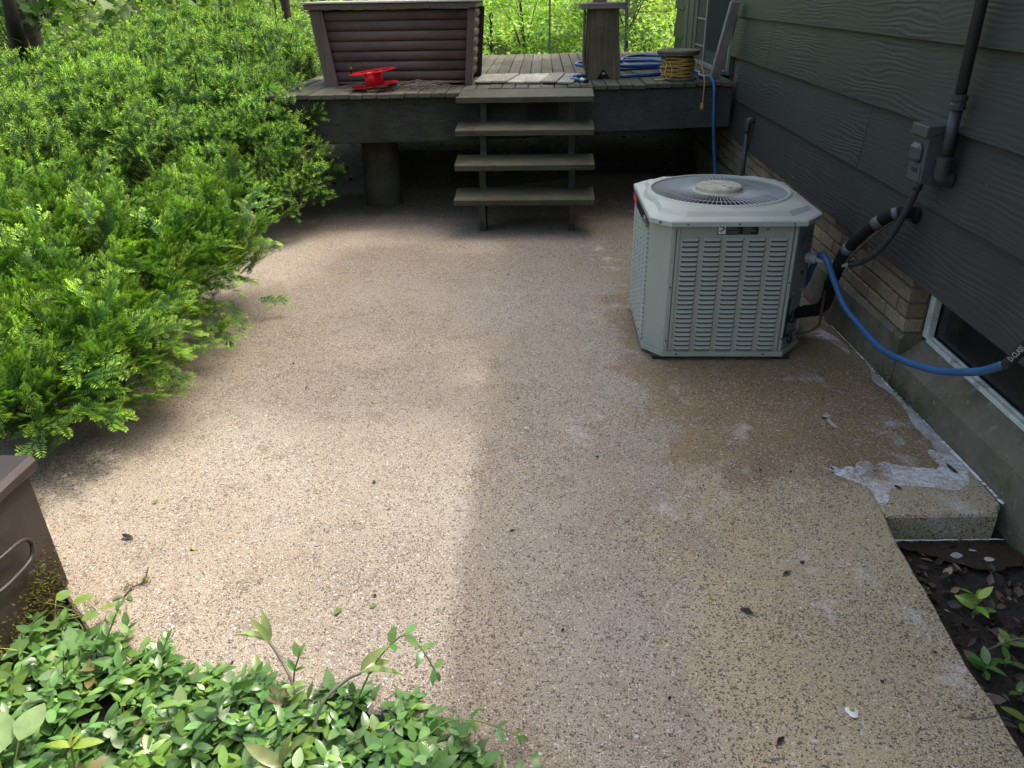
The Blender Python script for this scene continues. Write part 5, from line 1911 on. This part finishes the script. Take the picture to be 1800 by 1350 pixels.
# ------------------------------------------------------------------ bits fallen on the patio
def scrap(x, y, L, mat, label, cat='leaf', w=.5, a=None, group=None, name='fallen_leaf'):
    V, T, C = leaf_template(w, random.uniform(.3, .8), random.uniform(-.5, .1), 5)
    a = random.uniform(0, 6.28) if a is None else a
    me = bpy.data.meshes.new(name)
    vv = V*L
    vv[:, 2] += .08*L*np.sin(V[:, 1]*7+V[:, 0]*9)
    vv[:, 2] -= vv[:, 2].min()
    me.from_pydata([tuple(v) for v in vv], [], [tuple(int(i) for i in t) for t in T])
    me.materials.append(MAT[mat])
    o = link(name, me, None, (x, y, .0015), (0, 0, a))
    return tag(o, label, cat, group)
scrap(-1.311, 1.967, .040, 'darkleaf', 'black curled leaf scrap on sunny concrete right of the bin', a=1.4)
scrap(-1.088, 1.914, .022, 'yellowleaf', 'yellow leaf scrap on sunny concrete right of the bin', a=1.2)
scrap(-1.33, 2.154, .030, 'greenscrap', 'small green yew clipping in front of the near shrub', cat='clipping', name='clipping')
scrap(-.581, 1.636, .032, 'greenscrap', 'olive leaf scrap above the periwinkle, left of its pair', a=-.6)
scrap(-.486, 1.667, .024, 'greenscrap', 'olive leaf scrap above the periwinkle, right of its pair', a=-.9)
scrap(-.708, 2.893, .030, 'yellowleaf', 'tan leaf scrap at the middle of the patio', a=1.0, w=.25)
scrap(.552, 1.687, .045, 'darkleaf', 'black twisted leaf with a stem on the lower patio', a=-2.2, w=.4)
scrap(.708, 1.825, .035, 'deadleaf', 'brown narrow leaf above the black twisted leaf', a=-1.0, w=.35)
scrap(.775, 1.885, .016, 'darkleaf', 'tiny dark leaf scrap above the brown narrow leaf', w=.9)
scrap(.488, 1.72, .018, 'yellowleaf', 'yellow green petal beside the black twisted leaf', a=1)
scrap(.622, 2.08, .014, 'yellowleaf', 'yellow petal higher up the right side of patio', a=2)
scrap(.538, 1.244, .026, 'darkleaf', 'dark leaf crumb at the bottom of the patio')
scrap(-.106, 2.024, .024, 'darkleaf', 'grey leaf sliver near the sun and shade line', a=-1.2, w=.3)
scrap(1.147, 2.775, .026, 'darkleaf', 'dark leaf stuck in the curl of soap film', a=1.4)
scrap(1.05, 2.40, .020, 'darkleaf', 'dark leaf in the small soap bubble patch', a=1.3)
scrap(1.24, 2.285, .030, 'deadleaf', 'reddish brown leaf at the lower edge of the foam', a=1.5)
scrap(1.475, 2.385, .045, 'deadleaf', 'reddish dead leaf by the wall beside the foam', a=.8)
for k in range(22):
    x = random.uniform(-1.2, 1.05)
    y = random.uniform(1.35, 5.2)
    if .42 < x < 1.3 and 3.2 < y < 4.2:
        continue
    scrap(x, y, random.uniform(.008, .018), random.choice(['darkleaf', 'deadleaf', 'darkleaf']), 'tiny dark leaf crumb lying loose on the patio', 'leaf crumb', .7, None, 'leaf crumbs on the patio', 'leaf_crumb')
fl = thing('fallen_flower', 'small white flower with yellow centre fallen on the lower patio', 'flower', (.74, 1.339, .002))
for k, (dx, dy) in enumerate(((-.004, .004), (.004, .002), (0, -.008))):
    mb = MB()
    mb.lathe([(0, .004), (.007, .003), (.0115, .001), (.0095, 0)], (.74+dx, 1.339+dy, .002+.001*k), 10)
    mb.build('petal', 'petal', fl)
MB().lathe([(0, .009), (.004, .008), (.006, .004), (.005, 0)], (.74, 1.342, .005), 8).build('flower_centre', 'yellowleaf', fl)
# moss sprig
sp2 = thing('moss_sprig', 'torn mossy sprig with a green leaf on sunny concrete', 'sprig', (-1.189, 1.749, 0))
MB().tube(spline([(-1.21, 1.70, .004), (-1.20, 1.735, .008), (-1.18, 1.76, .006), (-1.185, 1.81, .02)], 5), .0022, 5).build('stem', 'bark', sp2)
for p, d in (((-1.205, 1.695, .006), (.1, -1, .1)), ((-1.20, 1.70, .006), (.8, -.6, .1)), ((-1.215, 1.70, .006), (-.8, -.5, .15))):
    link('leaf', leaves_to_mesh('leaf', [p], [d], [.028], [(.10, .17, .06)], LV, 'vinca', (-1.189, 1.749, 0), .2, .1), sp2, (-1.189, 1.749, 0))
P = [[-1.175+rs.normal()*.01, 1.762+rs.normal()*.008, .006+.008*rs.rand()] for k in range(70)]+[[-1.215+rs.normal()*.007, 1.735+rs.normal()*.007, .005+.006*rs.rand()] for k in range(40)]
link('moss_tuft', leaves_to_mesh('moss_tuft', P, rs.normal(size=(110, 3))+np.array([0, 0, .6]), rs.uniform(.005, .011, 110), np.array([[.12, .13, .035]]*110), [leaf_template(.3, .2, .3, 4)], 'moss', (-1.189, 1.749, 0), 1, 1), sp2, (-1.189, 1.749, 0))
# crack line across the lower right corner
mb = MB().tube(spline([(.985, 1.335, .0008), (1.01, 1.327, .0012), (1.04, 1.328, .0012), (1.065, 1.335, .0012), (1.078, 1.338, .0008)], 5), .0016, 4)
tag(mb.build('fallen_twig', 'twig', None, (1.03, 1.33, 0)), 'thin curved twig near the lower right slab edge', 'twig')

# ------------------------------------------------------------------ woods
def tree(name, label, cat, base, trunk, tr, clumps, leafsize, colour, n, group=None, tmpl=None, limbs=True):
    root = thing(name, label, cat, base, group)
    if trunk:
        pts = spline(trunk, 5)
        MB().tube(pts, [tr*(1-.75*i/len(pts)) for i in range(len(pts))], 8).build('trunk', 'bark', root)
    P, D, S, C = [], [], [], []
    tot = sum(c[1][0]*c[1][1]*c[1][2] for c in clumps)
    mb = MB()
    b0 = Vector(trunk[len(trunk)//2]) if trunk else Vector(base)
    for c, r in clumps:
        k = max(20, int(n*r[0]*r[1]*r[2]/tot))
        if limbs:
            mb.tube(spline([b0, b0.lerp(Vector(c), .5)+Vector((0, 0, .1)), c], 4), [.009-.0008*i for i in range(9)], 5, False)
        # sub-clumps for uneven light and gaps
        ns = max(3, int(k/45))
        for q in range(ns):
            v = rs.normal(size=3)
            v *= (rs.rand()**.45)/np.linalg.norm(v)
            sc0 = np.array(c)+np.array(r)*v
            tone = rs.uniform(.7, 1.3)
            for i in range(k//ns):
                p = sc0+rs.normal(size=3)*np.array([.16, .16, .09])*min(1.6, max(r)*1.3)
                if p[2] < gz(p[0], p[1])+.02:
                    continue
                P.append(p)
                a = rs.uniform(0, 6.28)
                D.append([math.cos(a), math.sin(a), rs.normal()*.35-.25])
                S.append(leafsize*rs.uniform(.6, 1.25))
                C.append(np.array(colour)*tone*rs.uniform(.8, 1.25)*np.array([rs.uniform(.85, 1.25), 1, 1]))
    if limbs:
        mb.build('limb', 'bark', root)
    link('crown', leaves_to_mesh('crown', P, D, S, C, tmpl or LS, 'leaf', base, .5, .45), root, base)
    return root
BR = (.20, .33, .045)
lab_s = 'bright yellow green sapling in the woods beyond the deck'
grp = 'saplings beyond the deck'
for (x, y, h, w, col, ls) in ((-1.6, 12.2, 2.2, 1.0, (.27, .46, .10), .075), (-.3, 11.4, 1.9, .9, (.29, .48, .11), .07), (.6, 12.5, 2.3, 1.0, (.28, .47, .10), .075), (-.9, 14.0, 2.6, 1.3, (.26, .44, .10), .08),
                              (.9, 15.0, 2.8, 1.5, (.27, .46, .10), .085), (-2.8, 13.6, 2.6, 1.3, (.26, .40, .07), .08), (2.6, 16.0, 3, 1.6, (.34, .48, .09), .09), (-.2, 18.5, 3.2, 2.0, (.32, .49, .12), .11), (-4.2, 15.5, 3, 1.7, (.16, .27, .045), .09), (-6.8, 15.5, 3, 1.9, (.15, .26, .045), .09), (3.5, 20, 3.4, 2.2, (.38, .52, .11), .12), (-5.2, 11.6, 2.2, 1.2, (.12, .22, .045), .09), (-7.2, 11.2, 2.4, 1.3, (.11, .21, .045), .09), (-9.0, 12.5, 2.6, 1.6, (.12, .22, .045), .1), (-3.9, 12.4, 2.2, 1.1, (.13, .23, .045), .08), (-7.6, 8.6, 1.6, .9, (.11, .2, .05), .08)):
    cl = []
    for k in range(8):
        cl.append(((x+rs.normal()*w*.5, y+rs.normal()*w*.5, rs.uniform(.08, .95)*h), (w*.5, w*.5, .38)))
    tree('sapling', lab_s if -3 < x < 1.5 else 'leafy sapling in the woods farther off', 'tree', (x, y, gz(x, y)), [(x, y, gz(x, y)-.05), (x+.05, y, h*.4), (x-.05, y+.05, h)], .035, cl, ls, col, 3600, grp if -3 < x < 1.5 else 'farther saplings')
# darker layered shrub by the house corner
cl = [((1.0+rs.normal()*.35, 11.2+rs.normal()*.3, z), (.55, .5, .22)) for z in (.5, .75, 1.0, 1.2, 1.45, 1.7, 1.95)]
tree('layered_shrub', 'darker layered green shrub beside the far house corner', 'shrub', (1.1, 11.3, gz(1.1, 11.3)), [(1.1, 11.3, .2), (1.1, 11.3, 1.0), (1.05, 11.3, 2.0)], .04, cl, .075, (.20, .34, .09), 3600)
# far mass of woodland
P, D, S, C = [], [], [], []
for k in range(15000):
    x = rs.uniform(-24, 12)
    y = rs.uniform(20, 34)
    tone = .75+.5*(mnoise.noise(Vector((x*.6, y*.6, 2)))+.5)
    P.append([x+rs.normal()*.2, y, gz(x, y)+abs(rs.normal())*1.5+rs.rand()*2.5])
    a = rs.uniform(0, 6.28)
    D.append([math.cos(a), math.sin(a), rs.normal()*.4-.2])
    S.append(rs.uniform(.15, .32))
    C.append(np.array([.28, .44, .12])*tone)
tag(link('far_woods', leaves_to_mesh('far_woods', P, D, S, C, LS, 'leaf', (0, 0, 0), .5, .5)), 'far off green woodland undergrowth seen past the deck', kind='stuff')

# maple over the left shrubs
def maple_leaf():
    out = [(0, 0), (.10, .10), (.42, -.05), (.34, .16), (.55, .34), (.30, .42), (.34, .62), (.16, .56), (0, 1.0)]
    pts = [(x, y) for x, y in out]+[(-x, y) for x, y in out[::-1][1:-1]]
    V = [(0, .32, 0)]+[(x, y, -.10*abs(x)-.12*y*y) for x, y in pts]
    n = len(pts)
    T = [(0, 1+i, 1+(i+1) % n) for i in range(n)]
    return np.array(V), np.array(T), np.ones((len(V), 3))
ML = [maple_leaf()]
mx, my = -6.0, 9.6
tree('maple_tree', 'maple tree with low leafy branches behind the left shrubs', 'tree', (mx, my, gz(mx, my)), [(mx, my, 0), (mx+.1, my, 1.2), (mx+.25, my-.05, 2.0), (mx+.2, my, 4.5)], .17,
     [((-5.0, 8.9, 1.45), (.7, .5, .28)), ((-5.7, 8.7, 1.62), (.6, .5, .30)), ((-4.3, 9.3, 1.55), (.8, .5, .25)), ((-5.2, 8.8, 1.95), (.9, .7, .3)), ((-6.6, 8.8, 1.3), (.6, .5, .4)), ((-3.6, 9.9, 1.7), (.8, .5, .25)), ((-5.6, 9.2, 2.8), (1.4, 1.2, .6)), ((-6.2, 9.6, 4.0), (1.8, 1.5, .9))],
     .15, (.115, .21, .055), 3600, tmpl=ML)
mb = MB().tube(spline([(-6.0, 9.55, 1.05), (-5.6, 8.9, 1.22), (-5.35, 8.5, 1.38), (-5.25, 8.35, 1.62)], 5), [.10-.003*i for i in range(16)], 8)
mb.build('low_limb', 'bark', bpy.data.objects['maple_tree'])
for x, y, r, lb in ((-3.35, 11.0, .07, 'slender dark tree trunk behind the back shrub'), (-2.75, 12.0, .05, 'thin dark tree trunk left of the box'), (-2.35, 11.2, .035, 'thinnest dark stem just left of the box'), (-4.6, 12.5, .09, 'dark tree trunk far behind the left shrubs')):
    tree('woodland_tree', lb, 'tree', (x, y, gz(x, y)), [(x, y, -.05), (x+.05, y, 2), (x-.05, y, 4.5), (x, y, 6)], r, [((x+rs.normal()*.6, y+rs.normal()*.6, z), (.9, .9, .5)) for z in (3.6, 4.4, 5.2, 6.0)], .10, (.15, .26, .05), 900)
# fern and feathery clump at the far left
P, D, S, C = [], [], [], []
root = thing('fern_clump', 'pale bluish feathery fern clump at the far left edge', 'fern', (-4.9, 6.9, .03))
for f in range(46):
    a = rs.uniform(0, 6.28)
    L = rs.uniform(.4, .75)
    o0 = np.array([-4.95+rs.normal()*.35, 6.8+rs.normal()*.35, .05])
    dv = np.array([math.cos(a), math.sin(a), 0])
    for i in range(26):
        t = i/26
        p = o0+dv*L*t*.8+np.array([0, 0, L*(1.5*t-1.0*t*t)+.25*L])
        for s_ in (-1, 1):
            P.append(p)
            D.append(np.array([-dv[1], dv[0], 0])*s_+dv*.5+np.array([0, 0, .1]))
            S.append(.11*(1-t)+.02)
            C.append([.17, .26, .16])
link('frond', leaves_to_mesh('frond', P, D, S, C, [leaf_template(.16, .1, .2, 4)], 'leaf', (-4.9, 6.9, .03), .2, .2), root, (-4.9, 6.9, .03))
# wire fence behind the deck
fe = thing('wire_fence', 'thin wire fence with slim metal posts behind the deck', 'fence', (.2, 11.0, 0))
MAT['post'] = simple('grey_green_steel_post', (.11, .15, .15), .5, .2)
for x in (-.78, .08, 1.02):
    MB().b6(x-.012, x+.012, 10.6, 10.62, gz(x, 10.6)-.1, 1.75, .002).build('post', 'post', fe)
for z in np.arange(.5, 1.71, .3):
    MB().tube([(-3, 10.595, z), (-.8, 10.59, z-.01), (.1, 10.59, z), (1.6, 10.595, z)], .0015, 4).build('wire', 'post', fe)
mb = MB()
for x in np.arange(-3, 1.6, .3):
    mb.tube([(x, 10.586, .3), (x, 10.586, 1.7)], .001, 3)
o = mb.build('mesh_wires', 'post', fe)
o['kind'] = 'stuff'
# tall tree beyond the house whose crown shades the deck
cl = []
cx, cy, cz = 3.4, 9.3, 8.2
for k in range(24):
    v = rs.normal(size=3)
    v *= rs.rand()**.4/np.linalg.norm(v)
    cl.append(((cx+v[0]*2.1, cy+v[1]*2.2, cz+v[2]*1.2), (.6, .6, .35)))
for k in range(20):
    cl.append(((rs.uniform(1.75, 3.6), rs.uniform(5.3, 8.6), rs.uniform(7.4, 8.6)), (.5, .5, .3)))
tree('tall_tree', 'tall tree beyond the house whose crown shades the deck', 'tree', (5.2, 11.8, 0), [(5.2, 11.8, -.1), (5.0, 11.5, 3), (4.4, 10.6, 6), (3.6, 9.6, 8.5)], .22, cl, .17, (.10, .19, .04), 11000)
